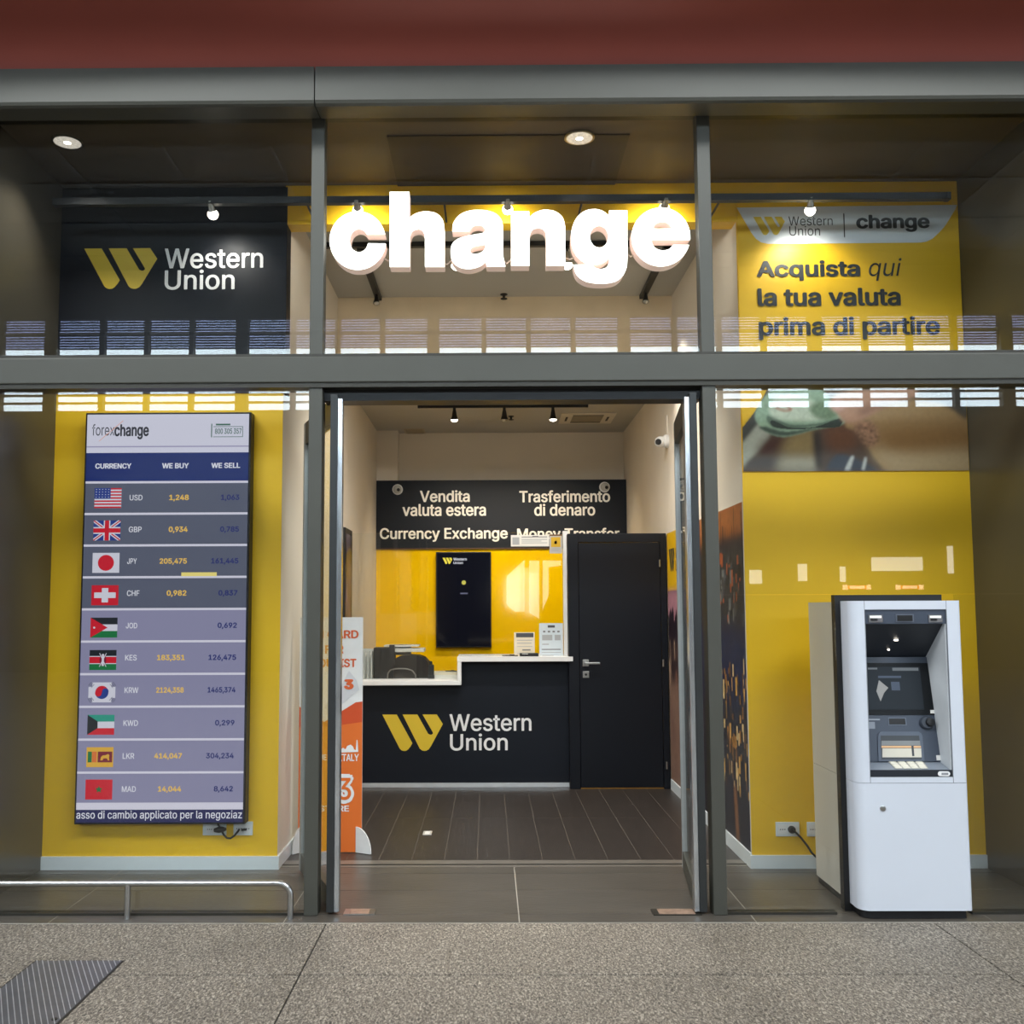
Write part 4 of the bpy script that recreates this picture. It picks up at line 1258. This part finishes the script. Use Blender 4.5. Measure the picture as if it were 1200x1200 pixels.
# small things on the counter
p = at(599, 769.5, 8.40)
t = thing('pen', 'dark pen lying on the upper counter beside the cream leaflet', 'pen', (p.x, 8.40, zu))
b = MB(); b.tube([(at(588.5, 769, 8.4).x, 8.41, zu + .006), (at(607, 769, 8.4).x, 8.40, zu + .006)], [.004, .006], mat('pen_brown', (84, 70, 50), .4), 8); b.build('barrel', t, True)
b = MB(); b.tube([(at(597, 769, 8.4).x, 8.385, zu + .014), (at(603, 769, 8.4).x, 8.39, zu + .014)], .003, BLACK, 6); b.build('clip', t)
xa, xb = at(609, 768, 8.39).x, at(631, 768, 8.39).x
t = thing('card_reader', 'low black payment terminal in front of the cream leaflet', 'payment terminal', ((xa + xb) / 2, 8.4, zu))
Box('body', t, xa, xb, 8.375, 8.425, zu, zu + .028, BLACK, .004)
Box('paper_slot', t, xa + .02, xb - .09, 8.373, 8.38, zu + .02, zu + .024, PAPER)
# lower counter: tray stack, box, printer, papers
def bxat(x0, y0, x1, y1, Y):
    return rect(x0, y0, x1, y1, Y)
Xa, Za, Xb, Zb = bxat(424, 760.5, 437.5, 800, 8.55)
t = thing('leaflet_holder', 'clear white upright leaflet holder at the end of the lower counter', 'leaflet holder', ((Xa + Xb) / 2, 8.6, zl))
ACR = mat('frosted_acrylic', (206, 208, 206), .3)
Box('back', t, Xa - .1, Xb, 8.62, 8.63, zl, Zb, ACR)
b = MB()
for k in range(5):
    x = Xb - .012 - k * .032
    b.box(x - .003, x + .003, 8.52, 8.62, zl, Zb - .02, ACR)
b.build('divider', t)
Box('leaflets', t, Xa - .1, Xb - .02, 8.585, 8.615, zl + .001, Zb - .035, PAPER)
Xa, Za, Xb, Zb = bxat(437.5, 759, 461.5, 799, 8.55)
t = thing('document_printer', 'black desktop printer with curved cover and white paper tray on the lower counter', 'printer', ((Xa + Xb) / 2, 8.7, zl))
Box('feeder', t, Xa, Xb, 8.56, 8.74, zl, at(450, 759, 8.56).z, BLACK, .006)
Box('feeder_slot', t, Xb - .04, Xb + .004, 8.545, 8.60, zl + .12, at(450, 757, 8.56).z + .01, mat('soft_black', (28, 26, 26), .5))
prof = [(461, 798), (461, 776), (464, 771), (470, 768.6), (480, 767.6), (490, 768.2), (497, 771), (501.5, 776), (504, 784), (504.5, 798)]
pz = [at(x, y, 8.58) for x, y in prof]
b = MB(); b.prism([(q.x, 8.58, max(q.z, zl + .0005)) for q in pz], (0, .24, 0), mat('printer_charcoal', (34, 28, 26), .35)); b.build('cover', t, True)
b = MB()
b.tube([at(x, y, 8.56) for x, y in ((454, 797), (454.5, 789), (458, 785), (465, 783.6), (476, 783.6), (483, 785.5), (487, 791), (487.3, 797))], .006, mat('grey_wire', (120, 116, 112), .4, .4), 8); b.build('wire_guide', t, True)
Xa, Za, Xb, Zb = bxat(450, 755.8, 497, 765.5, 8.7)
b = MB()
b.box(Xa + .06, Xb, 8.66, 8.9, Zb - .06, Zb - .03, PAPER)
b.box(Xa, Xb - .05, 8.68, 8.92, Zb - .015, Zb - .002, PAPER)
b.box(Xa + .08, Xb - .12, 8.72, 8.8, Zb - .09, Zb, mat('tray_grey', (150, 148, 144), .5))
b.build('paper_tray', t)
Xa, Za, Xb, Zb = bxat(502.5, 774.5, 509, 791, 8.6)
t = thing('card_terminal', 'small black upright terminal beside the printer', 'terminal', ((Xa + Xb) / 2, 8.62, zl))
b = MB(); b.box(Xa, Xb, 8.535, 8.572, zl + .03, Zb - .03, BLACK, .006); b.build('body', t)
Box('head', t, Xa + .005, Xb - .015, 8.535, 8.565, Zb - .032, Zb, BLACK, .006)
Box('foot', t, Xa - .004, Xb + .004, 8.53, 8.575, zl, zl + .032, BLACK, .004)
Xa, Za, Xb, Zb = bxat(504.5, 790.5, 535.5, 798.5, 8.45)
t = thing('paper_pile', 'neat pile of white forms on the lower counter by the step', 'paper', ((Xa + Xb) / 2, 8.6, zl))
Box('lower_ream', t, Xa, Xb, 8.60, 8.8, zl + .0005, zl + .028, PAPER)
Box('upper_ream', t, Xa + .01, Xb - .006, 8.61, 8.8, zl + .0285, zl + .052, mat('cream_paper', (226, 216, 192), .6))
t = thing('pen', 'dark pen lying on the pile of white forms', 'pen', ((Xa + Xb) / 2 + .05, 8.55, zl + .052))
b = MB(); b.tube([(Xa + .12, 8.66, zl + .0585), (Xb - .01, 8.63, zl + .0585)], [.005, .0065], mat('pen_grey', (96, 92, 84), .4), 8); b.build('barrel', t, True)
b = MB(); b.tube([(Xa + .17, 8.653, zl + .066), (Xb - .03, 8.633, zl + .062)], .004, BLACK, 6); b.build('clip', t)
# ------------------------------------------------------------------ charcoal door in the counter line
DYY = 8.34
xd0, xd1 = at(666.8, 800, DYY).x, at(784, 850, DYY).x
zd = at(725, 625.3, DYY).z
t = thing('staff_door', 'charcoal staff door with chrome lever beside the service counter', 'door', ((xd0 + xd1) / 2, DYY, 0))
lx0, lx1 = at(679.5, 800, DYY).x, at(775.5, 800, DYY).x
b = MB()
b.box(xd0, lx0 - .003, DYY - .02, DYY + .10, 0, zd, NAVYD, .003)
b.box(lx1 + .003, min(xd1, IR - .002), DYY - .02, DYY + .10, 0, zd, NAVYD, .003)
b.box(lx0 - .003, lx1 + .003, DYY - .02, DYY + .10, at(725, 636, DYY).z + .003, zd, NAVYD, .003)
b.build('frame', t)
lf = Box('leaf', t, lx0, lx1, DYY - .012, DYY + .03, .012, at(725, 636, DYY).z - .002, NAVYD, .002)
Box('threshold_strip', t, lx0, lx1, DYY - .012, DYY + .03, .0015, .010, mat('brass_strip', (150, 110, 50), .4, .5))
Xa, Za, Xb, Zb = rect(682.8, 773, 690, 781, DYY - .02)
b = MB(); b.box(Xa, Xb, DYY - .022, DYY - .012, Za, Zb, STAIN, .002)
zc = (Za + Zb) / 2
b.tube([((Xa + Xb) / 2, DYY - .02, zc), ((Xa + Xb) / 2, DYY - .06, zc)], .010, STAIN, 10)
b.box((Xa + Xb) / 2 - .012, at(703, 777, DYY - .05).x, DYY - .072, DYY - .058, zc - .009, zc + .009, STAIN, .003)
b.build('handle', lf)
Xa, Za, Xb, Zb = rect(683, 786.7, 690.3, 794.3, DYY - .02)
b = MB(); b.box(Xa, Xb, DYY - .02, DYY - .012, Za, Zb, STAIN, .002); b.lathe([(.010, 0), (.010, .003)], ((Xa + Xb) / 2, DYY - .02, (Za + Zb) / 2), (0, -1, 0), BLACK, 12); b.build('lock_plate', lf)
for y in (660, 777, 897):
    b = MB(); q = at(777.2 + (y - 777) * .035, y, DYY - .03); b.tube([q - Vector((0, 0, .03)), q + Vector((0, 0, .03))], .007, STAIN, 10); b.build('hinge', t, True)
t = thing('floor_outlet', 'small pale cover plate on the plank floor between doorway and counter', 'floor outlet', fl(501, 977))
pa, pb = fl(495.3, 979), fl(506.5, 974.5)
Box('plate', t, pa.x, pb.x, pa.y, pb.y, .0012, .005, mat('pale_floor_plate', (190, 186, 178), .4))
Box('lid', t, pa.x + .012, pb.x - .012, pa.y + .02, pb.y - .02, .005, .0065, WHITE)

# ------------------------------------------------------------------ cardboard promotional standee
SX, SYY = 0, 6.2
ORG = mat('orange_print', (226, 112, 40), .5, 0, .04, 3)
ORD = mat('deep_orange_print', (206, 78, 34), .5, 0, .04, 3)
CARD = mat('white_card', (226, 226, 224), .55)
xa, xb = at(350.5, 850, SYY).x, at(424.6, 850, SYY).x
zb_, zt2 = .004, at(400, 723.5, SYY).z
t = thing('promotional_standee', 'orange and white cardboard floor standee with 3 logo behind the open door leaf', 'standee', ((xa + xb) / 2, SYY, 0))
b = MB(); b.box(xa, xb, SYY, SYY + .012, zb_, zt2, CARD); bd = b.build('board', t)
za, zc2 = at(424, 822, SYY).z, at(398, 838, SYY).z
zl_ = at(352, 829, SYY).z
def on(x, y, k=1):
    q = at(x, y, SYY); return (q.x, SYY - .0008 * k, q.z)
b = MB()
b.poly([(xa, SYY - .0008, zb_), (xb, SYY - .0008, zb_), (xb, SYY - .0008, za), on(417, 823), on(380, 846), (xa, SYY - .0008, at(352, 828, SYY).z)], ORG)
b.poly([on(380, 846, 2), (xa, SYY - .0016, zl_), (xa, SYY - .0016, at(352, 852, SYY).z), on(390, 851, 2), (xb, SYY - .0016, at(424, 846, SYY).z), (xb, SYY - .0016, za), on(417, 823, 2)], ORD)
b.build('orange_print', bd)
b = MB(); b.prism([on(399, 805, 2), on(409, 786, 2), on(418, 797, 2), on(421, 808, 2), on(400, 826, 2), on(385, 838, 2), on(380, 828, 2)], (0, -.001, 0), mat('pale_card_print', (206, 206, 208), .5)); b.build('card_print', bd)
ORT = mat('orange_lettering', (214, 96, 44), .5, 0, .02)
for s, bx in (('SIM CARD', (354, 738.5, 420.2, 748.3)), ('FOR', (381, 756, 402.6, 766)), ('TOURIST', (366, 772, 417.6, 782))):
    word(bd, s, bx, SYY - .002, ORT, .03)
for s, bx in (('WELCOME', (353, 884, 382.5, 891)), ('TO ITALY', (385, 883.5, 420.5, 892)), ('STORE', (374, 944, 409, 951))):
    word(bd, s, bx, SYY - .003, LWHITE, .02)
word(bd, '3', (391.5, 907, 415, 942), SYY - .003, LWHITE, .10)
word(bd, '3', (395.5, 911.5, 411.5, 937.5), SYY - .006, ORG, .012)
word(bd, '3', (403, 796, 414.5, 808), SYY - .004, ORT, .07)
b = MB()
b.poly([on(x, y, 4) for x, y in ((398, 880), (402, 876), (405, 878), (407, 874), (411, 872.5), (414, 875), (415, 878), (417, 879), (418, 867), (419, 867), (420, 881), (398, 882))], LWHITE)
b.build('skyline_print', bd)
def foot(x0, sgn, nm):
    b = MB()
    q = [(x0, SYY - .10, .002)] + [(x0, SYY - .10 + .0 + .10 * (1 - math.cos(math.radians(a))) , .17 * math.sin(math.radians(a)) + .002) for a in range(0, 91, 15)] + [(x0, SYY, .17), (x0, SYY + .14, .10), (x0, SYY + .14, .002)]
    b.prism(q[1:], (sgn * .008, 0, 0), CARD)
    b.build(nm, t)
def tri_foot(P, out, nm):
    "quarter-round card foot standing out from the board edge"
    P = Vector(P); out = Vector(out)
    n = Vector((-out.y, out.x, 0)).normalized() * .004
    pts = [P] + [P + out * math.cos(math.radians(a)) + Vector((0, 0, .155 * math.sin(math.radians(a)))) for a in range(0, 91, 10)]
    b = MB(); b.prism([p - n for p in pts], n * 2, CARD); b.build(nm, t)
tri_foot((xb - .035, SYY - .002, .003), (.10, -.05, 0), 'foot')
tri_foot((xa + .02, SYY - .002, .003), (-.045, -.05, 0), 'foot')
# narrow poster frame behind the standee on the inner wall
t = thing('wall_poster', 'tall dark framed poster on the inner wall behind the door leaf above the standee', 'poster', onx(404, 700, IL))
ya, yb = onx(400, 700, IL).y, onx(408.5, 700, IL).y
z0, z1 = onx(404, 725, IL).z, onx(403, 619, IL).z
Box('frame', t, IL + .001, IL + .03, ya, yb, max(z0 - .3, .9), z1, BLACK, .004)
Box('print', t, IL + .03, IL + .032, ya + .05, yb - .05, max(z0 - .25, .95), z1 - .05, mat('night_poster', (70, 60, 90), .3, 0, .9, 4))

# ------------------------------------------------------------------ city mural on the inner wall
t = thing('wall_mural', 'printed city night mural with yellow header on the inner wall beside the charcoal door', 'mural', (IR, 7.0, .09))
mz0, mz1, my0, my1 = .088, 2.13, SY + .008, 8.31
Box('backing', t, IR - .004, IR - .0005, my0, my1, mz0, mz1, PAPER)
MW, MH = 260, 220
def mq(y, z):
    "wall place -> picture place, the far end on the left"
    return ((my1 - y) / (my1 - my0) * MW, (mz1 - z) / (mz1 - mz0) * MH)
def mr(y0, y1, z0, z1):
    return [mq(y0, z0), mq(y1, z0), mq(y1, z1), mq(y0, z1)]
R_ = random.Random(3)
LAY = [(None, (40, 40, 52), 0, .3)]
LAY += [(mr(7.2, 8.4, 1.64, 2.2), (232, 184, 14), .6, .02), (mr(7.2, 8.4, 1.36, 1.64), (186, 132, 146), 3, .06)]
for k in range(26):
    y = 7.1 + k * .05
    w, h = .02 + R_.random() * .03, 1.34 + R_.random() * .18
    LAY.append(([mq(y - w, .9), mq(y - w, h - .06), mq(y, h), mq(y + w, h - .05), mq(y + w, .9)], (34 + R_.randrange(14), 30, 40), .8, .2))
LAY += [(mr(7.1, 8.4, .0, 1.12), (150, 118, 102), 8, .12), (mr(7.1, 8.4, .9, 1.16), (62, 46, 48), 7, .3)]
for k in range(30):
    y, z = 7.1 + R_.random() * 1.2, .95 + R_.random() * .25
    LAY.append((mr(y, y + .03, z - .12, z + .03), R_.choice([(156, 110, 92), (52, 40, 46), (196, 164, 140), (40, 36, 44)]), 1, .2))
for k in range(14):
    y, z = 7.1 + R_.random() * 1.2, .1 + R_.random() * .7
    LAY.append((mr(y, y + .04, z, z + .2), R_.choice([(124, 92, 84), (168, 136, 120)]), 4, .1))
LAY += [(mr(my0 - .1, 7.0, 1.92, 2.2), (168, 100, 44), 2, .12), (mr(my0 - .1, 7.0, 1.86, 1.94), (62, 44, 40), 4, .2)]
for k in range(10):
    y = my0 + R_.random() * 1.0
    LAY.append((mr(y, y + .014, 1.86, 2.0 + R_.random() * .13), (44, 34, 34), .8, .1))
LAY += [(mr(my0 - .1, 7.0, 1.40, 1.88), (58, 58, 58), 5, .35), (mr(my0 - .1, 7.0, .9, 1.36), (36, 42, 74), 9, .2)]  # grey layer paints reflections into the print
for k in range(190):
    y, z = my0 + R_.random() * 1.05, .35 + R_.random() * .75
    z = min(z, 1.12 - (y - my0) * .1)
    LAY.append((mr(y, y + .012 + R_.random() * .03, z, z + .03 + R_.random() * .09), R_.choice([(216, 164, 80), (170, 118, 56), (120, 84, 48), (40, 34, 36), (232, 200, 140), (60, 50, 44)]), .8, .25))
for k in range(70):  # patches within the painted reflection band
    y, z = my0 + R_.random() * 1.0, 1.38 + R_.random() * .4
    LAY.append((mr(y, y + .01 + R_.random() * .05, z, z + .02 + R_.random() * .08), R_.choice([(120, 122, 120), (40, 40, 42), (170, 90, 54), (84, 86, 88)]), .8, .2))
LAY += [(mr(my0 - .1, 7.0, .0, .34), (36, 36, 46), 6, .3), ([mq(my0 + .25, .1), mq(my0 + .32, .1), mq(my0 + .36, .4), mq(my0 + .3, .4)], (150, 100, 60), 2, .2)]
printed('print', paint(MW, MH, LAY, 5), Vector((IR - .0046, my1, mz0)), Vector((0, my0 - my1, 0)), Vector((0, 0, mz1 - mz0)), t)
b = MB()
logo3(b, Vector((IR - .0062, 8.22, 1.80)), Vector((0, -.24, 0)), Vector((0, 0, .19)), LDARK)
b.build('logo', t)
b = MB(); text3(b, 'Western', Vector((IR - .0062, 7.94, 1.90)), Vector((0, -.36, 0)), Vector((0, 0, .085)), LDARK); b.build('lettering', t)
b = MB(); text3(b, 'Union', Vector((IR - .0062, 7.94, 1.80)), Vector((0, -.25, 0)), Vector((0, 0, .085)), LDARK); b.build('lettering', t)

# ------------------------------------------------------------------ cash machine
AFY, AMY, ABY = 4.872, 5.02, 5.52
ax0, ax1 = 1.783, 2.326
AW = mat('cool_white_machine_paint', (206, 211, 220), .38, 0, .015, 3)
AG = mat('warm_grey_machine_paint', (206, 202, 192), .42, 0, .015, 3)
AD = mat('slate_blue_plastic', (62, 70, 84), .4, 0, .04, 4)
AK = mat('dark_slate_plastic', (34, 38, 46), .4, 0, .04, 4)
zsp = at(1065, 917.5, AFY).z
ztop = at(1060, 704, AFY).z
t = thing('cash_machine', 'white freestanding cash machine pushed through the shop window glass', 'cash machine', ((ax0 + ax1) / 2, 5.2, 0))
def plan(x0, x1, y0, y1, rl, rr):
    pts = []
    for a in range(0, 91, 10):
        w = math.radians(a)
        pts.append((x0 + rl - rl * math.cos(w), y0 + rl - rl * math.sin(w)))
    for a in range(0, 91, 15):
        w = math.radians(a)
        pts.append((x1 - rr + rr * math.sin(w), y0 + rr - rr * math.cos(w)))
    pts += [(x1, y1), (x0, y1)]
    return pts
def plate(pts, z0, z1, M, name, par):
    b = MB(); b.prism([(x, y, z0) for x, y in pts], (0, 0, z1 - z0), M); return b.build(name, par, True)
plate(plan(ax0 + .015, ax1 - .02, AFY + .015, ABY, .05, .02), .003, .042, BLACK, 'plinth', t)
lo = plate(plan(ax0, ax1, AFY, AMY, .055, .018), .042, zsp - .002, AW, 'lower_door', t)
p = at(1034.5, 947, AFY)
b = MB(); b.lathe([(.014, 0), (.014, .004), (.008, .006)], (p.x, AFY, p.z), (0, -1, 0), STAIN, 16); b.build('keyhole', lo, True)
# upper shell with opening
ox0, ox1 = at(1016, 800, AFY).x, at(1112.5, 800, AFY).x
oz1, oz0 = at(1060, 714.2, AFY).z, at(1065, 910.8, AFY).z
pl = plan(ax0, ax1, AFY, AMY, .055, .018)
left = [q for q in pl if q[0] <= ox0] + []
b = MB()
L_ = [(x, y) for x, y in pl[:10]] + [(ox0, AFY), (ox0, AMY), (ax0, AMY)]
b.prism([(x, y, zsp) for x, y in L_], (0, 0, ztop - zsp), AW)
R_ = [(ox1, AFY)] + pl[10:17] + [(ax1, AMY), (ox1, AMY)]
b.prism([(x, y, zsp) for x, y in R_], (0, 0, ztop - zsp), AW)
b.box(ox0, ox1, AFY, AMY, oz1, ztop, AW)
b.box(ox0, ox1, AFY, AMY, zsp, oz0, AW)
for x in (ox0, ox1):
    b.box(x - .0012, x + .0012, AFY - .0006, AFY + .01, zsp, ztop, mat('seam_grey', (120, 124, 130), .5))
up = b.build('upper_shell', t, True)
# rear cabinet, hollow at the front where the recess runs in
RB = 5.20
zrc = at(1050, 770, 5.10).z
b = MB()
b.box(ax0 + .004, ax1 - .004, AMY + .04, ABY, .042, zsp - .003, AG)
b.build('rear_lower_cabinet', t)
b = MB()
b.box(ax0 + .004, ax0 + .03, AMY + .04, RB, zsp, ztop - .004, AG)
b.box(ax1 - .03, ax1 - .004, AMY + .04, RB, zsp, ztop - .004, AG)
b.box(ax0 + .03, ax1 - .03, AMY + .04, RB, ztop - .03, ztop - .004, AG)
b.box(ax0 + .004, ax1 - .004, RB, ABY, zsp, ztop - .004, AG)
b.build('rear_upper_cabinet', t)
# black surround where the machine passes the glass
bx0, bx1 = at(977, 697, AMY).x, at(1102, 697, AMY).x
bz = at(1040, 697, AMY).z
b = MB()
b.box(bx0, ax0 + .02, AMY - .012, AMY + .04, .004, bz, BLACK)
b.box(ax0 + .02, bx1, AMY - .012, AMY + .04, ztop + .001, bz, BLACK)
b.box(ax1 - .02, ax1 + .016, AMY + .0, AMY + .04, .004, ztop - .03, BLACK)
b.build('glass_surround', t)
# recess
zb_back = .0
y_low = 4.985
zsh = at(1060, 892.5, y_low).z
b = MB()
b.prism([(ox0, AFY + .008, oz1 - .0), (ox0, AFY + .008, at(1060, 731, AFY + .008).z), (ox0, AFY + .03, at(1060, 731, AFY + .03).z), (ox0, 5.11, zrc), (ox0, 5.11, zrc + .03), (ox0, 5.11, ztop - .032), (ox0, AFY + .04, ztop - .032), (ox0, AFY + .04, oz1)], (ox1 - ox0, 0, 0), AK)
cn = b.build('canopy', t)
b = MB(); pbox(b, (1014, 714.5, 1109.5, 731), AFY + .007, AD, .002); b.build('header_panel', cn)
for x0, x1 in ((1018, 1034.5), (1088.3, 1104.5)):
    b = MB()
    pbox(b, (x0, 720.5, x1, 729.3), AFY + .001, mat('lens_grey', (150, 152, 156), .2, .6), .006)
    pbox(b, (x0 + 1.5, 721.5, x1 - 1.5, 724.3), AFY - .001, mat('lamp_lens_lit', (240, 240, 236), .3, emit=.15), .002)
    pbox(b, (x0 + 2.5, 725, x1 - 6, 727.5), AFY - .001, BLACK, .002)
    b.build('camera_lamp', cn)
b = MB(); pbox(b, (1050, 719.7, 1071, 728.8), AFY + .003, mat('window_rim', (92, 98, 110), .4), .004); pbox(b, (1051.5, 721, 1069.5, 727.8), AFY + .001, BLACK, .003); b.build('camera_window', cn)
cz_ = lambda y: at(1060, 731, AFY + .03).z + (zrc - at(1060, 731, AFY + .03).z) * (y - AFY - .03) / (5.11 - AFY - .03)
for x, y, r in ((2.055, 5.0, .012), (2.04, 5.06, .006)):
    b = MB(); b.lathe([(r, 0), (r * .7, -.004)], (x, y, cz_(y) - .001), (0, 0, 1), BULB, 14); b.build('downlight', cn)
lamp('cash_machine_lamp', 'SPOT', (2.055, 4.99, cz_(4.99) - .012), 1.2, (.95, .98, 1), .015, (2.1, 5.02, .7), 120, .8)
b = MB()
b.box(ox1 - .006, ox1, AFY + .01, 5.11, oz0, oz1, mat('recess_side_white', (206, 210, 212), .35))
b.box(ox0, ox0 + .006, AFY + .01, 5.11, oz0, oz1, AW)
b.build('recess_cheek', t)
# sloping fascia
Pt, Pb = Vector((0, 5.10, zrc)), Vector((0, y_low, zsh))
sl = (Pt - Pb).normalized()
NF = Vector((0, -sl.z, sl.y)).normalized()
if NF.y > 0:
    NF = -NF
def fp(x, y, k=0.0):
    return onplane(x, y, Pt + NF * k, NF)
def fpoly(b, pts, M, k=0.0, h=.002):
    b.prism([fp(x, y, k) for x, y in pts], NF * h, M)
b = MB()
b.prism([(ox0 + .006, Pt.y, Pt.z), (ox0 + .006, Pb.y, Pb.z), (ox0 + .006, Pb.y + .1, Pb.z), (ox0 + .006, Pt.y + .06, Pt.z)], (ox1 - ox0 - .012, 0, 0), AD)
fa = b.build('fascia', t)
b = MB(); fpoly(b, [(1016, 777), (1088, 777), (1096, 838), (1018, 838)], mat('bezel_black', (14, 16, 19), .35, spec=.2), 0, .003); bz_ = b.build('screen_bezel', fa)
SCR = mat('dim_screen', (16, 19, 22), .3, var=0, emit=.4, ecol=(56, 64, 72), spec=.12)
b = MB(); fpoly(b, [(1016.6, 781.5), (1077.5, 781.5), (1083, 831.5), (1018, 831.5)], SCR, .003, .001); b.build('screen', bz_)
b = MB()
SL = screen_mat('screen_pale_grey', (120, 128, 134), .7)
fpoly(b, [(1045.5, 782.5), (1076, 782.5), (1076.3, 786), (1046, 786)], SL, .004, .0004)
fpoly(b, [(1017, 782.5), (1028, 782.5), (1028, 784.5), (1017, 784.5)], SL, .004, .0004)
fpoly(b, [(1029, 792), (1056, 792), (1056, 794.5), (1029.2, 794.5)], screen_mat('screen_faint_blue', (84, 98, 120), .7), .004, .0004)
fpoly(b, [(1030, 797), (1036, 802), (1041, 806), (1036, 812), (1032, 822), (1027, 810)], screen_mat('screen_drawn_reflection', (178, 180, 180), .7), .004, .0004)  # pale reflection on the screen drawn as a glowing shape
fpoly(b, [(1044, 799), (1054, 799), (1055, 809), (1045, 809)], screen_mat('screen_faint_blue', (84, 98, 120), .7), .004, .0004)
b.build('screen_graphic_and_reflection', bz_)
b = MB(); fpoly(b, [(1090, 832), (1096, 832), (1096.6, 836), (1090.4, 836)], PAPER, .003, .0006); b.build('sticker', fa)
b = MB(); fpoly(b, [(1040.5, 841), (1061.5, 841), (1062.5, 850), (1041, 850)], mat('display_rim', (92, 100, 114), .4), 0, .003); fpoly(b, [(1041.6, 842), (1060.5, 842), (1061.4, 849), (1042.2, 849)], BLACK, .003, .0006); b.build('small_display', fa)
b = MB(); fpoly(b, [(1016, 842.5), (1031, 842.5), (1031, 844), (1016, 844)], mat('slot_light', (150, 156, 164), .4), 0, .002); fpoly(b, [(1017, 846), (1025, 846), (1025.4, 854), (1017.4, 854)], mat('slot_icon', (130, 136, 146), .4), 0, .002); b.build('receipt_slot', fa)
b = MB()
P0 = fp(1085, 847)
b.lathe([(.034, -.002), (.034, .012), (.028, .02)], P0, NF, mat('reader_ring', (56, 62, 72), .4), 22)
b.lathe([(.022, .02), (.02, .034), (.012, .036)], P0 + Vector((.012, 0, 0)), NF, BLACK, 16)
b.build('card_reader', fa, True)
b = MB()
fpoly(b, [(1029, 892), (1028, 863), (1029.5, 859.5), (1033, 857.5), (1076, 857.5), (1079, 859.5), (1080.5, 863), (1083, 892)], mat('shutter_frame', (84, 92, 106), .4), 0, .006)
sh = b.build('cash_slot', fa)
b = MB()
fpoly(b, [(1033, 890), (1032, 862), (1077, 862), (1080, 890)], mat('slot_dark', (58, 62, 66), .4), .006, .0006)
fpoly(b, [(1033, 874), (1079, 874), (1079.3, 876.4), (1033, 876.4)], mat('slot_copper', (206, 164, 120), .4, emit=.2), .0072, .0008)
fpoly(b, [(1033, 868), (1078, 868), (1078.6, 873.6), (1033, 873.6)], mat('slot_grey', (124, 126, 126), .3), .0072, .0008)
fpoly(b, [(1034, 877), (1079.4, 877), (1080, 887.5), (1034, 887.5)], mat('slot_cream', (206, 200, 184), .35), .0072, .0008)
fpoly(b, [(1068, 874), (1070.5, 874), (1071.5, 886), (1069, 886)], mat('slot_dark', (58, 62, 66), .4), .0085, .0006)
b.build('shutter', sh)
b = MB(); fpoly(b, [(1097, 885), (1104.6, 885), (1105.3, 891), (1097.6, 891)], PAPER, 0, .001); b.build('sticker', fa)
# keypad shelf
b = MB()
b.prism([(ox0 + .006, y_low + .02, zsh), (ox0 + .006, AFY + .012, at(1060, 902.5, AFY + .012).z), (ox0 + .006, AFY + .012, oz0), (ox0 + .006, y_low + .02, oz0)], (ox1 - ox0 - .012, 0, 0), mat('shelf_grey_blue', (132, 140, 150), .35))
sf = b.build('keypad_shelf', t)
b = MB(); b.box(ox0 + .004, ox1 - .004, AFY + .004, AFY + .012, oz0 + .001, at(1060, 902.3, AFY + .006).z, AK); lp = b.build('shelf_lip', t)
zk0, zk1 = at(1060, 902.5, AFY + .012).z, zsh
SN_ = Vector((0, y_low + .02 - AFY - .012, zk1 - zk0)).normalized()
NS = Vector((0, -SN_.z, SN_.y))
Pk = Vector((0, AFY + .012, zk0))
kp = lambda x, y, k=0: onplane(x, y, Pk + NS * k, NS)
b = MB(); b.prism([kp(1039, 891.5), (kp(1081, 891.5)), kp(1088, 901), kp(1049, 901)], NS * .003, mat('keypad_steel', (196, 194, 186), .3, .5)); kpd = b.build('keypad', sf)
for r in range(4):
    for c in range(4):
        u, v = (c + .12) / 4, (r + .15) / 4
        q = []
        for uu, vv in ((u, v), (u + .19, v), (u + .19, v + .17), (u, v + .17)):
            y = 891.5 + 9.5 * vv
            xl_, xr_ = 1039 + 10 * vv, 1081 + 7 * vv
            q.append(kp(xl_ + (xr_ - xl_) * uu, y, .003))
        b = MB(); b.prism(q, NS * .003, mat('key_cream', (226, 222, 206), .4, emit=.1)); b.build('key', kpd)
b = MB()
X0, Z0, X1, Z1 = rect(1099, 904, 1113.3, 909.4, AFY + .003)
b.prism([(x, AFY + .003, z) for x, z in [((X0 + X1) / 2 + (.5 * (X1 - X0) - .012) * (1 if math.cos(w) > 0 else -1) + .012 * math.cos(w), (Z0 + Z1) / 2 + .012 * math.sin(w)) for w in (2 * math.pi * k / 20 + .01 for k in range(20))]], (0, -.0015, 0), LWHITE)
X_, Z_ = (X0 + X1) / 2, (Z0 + Z1) / 2
b.box(X_ - .012, X_ + .02, AFY, AFY + .002, Z_ - .005, Z_ + .005, mat('badge_grey', (140, 142, 146), .5))
b.build('badge', lp)
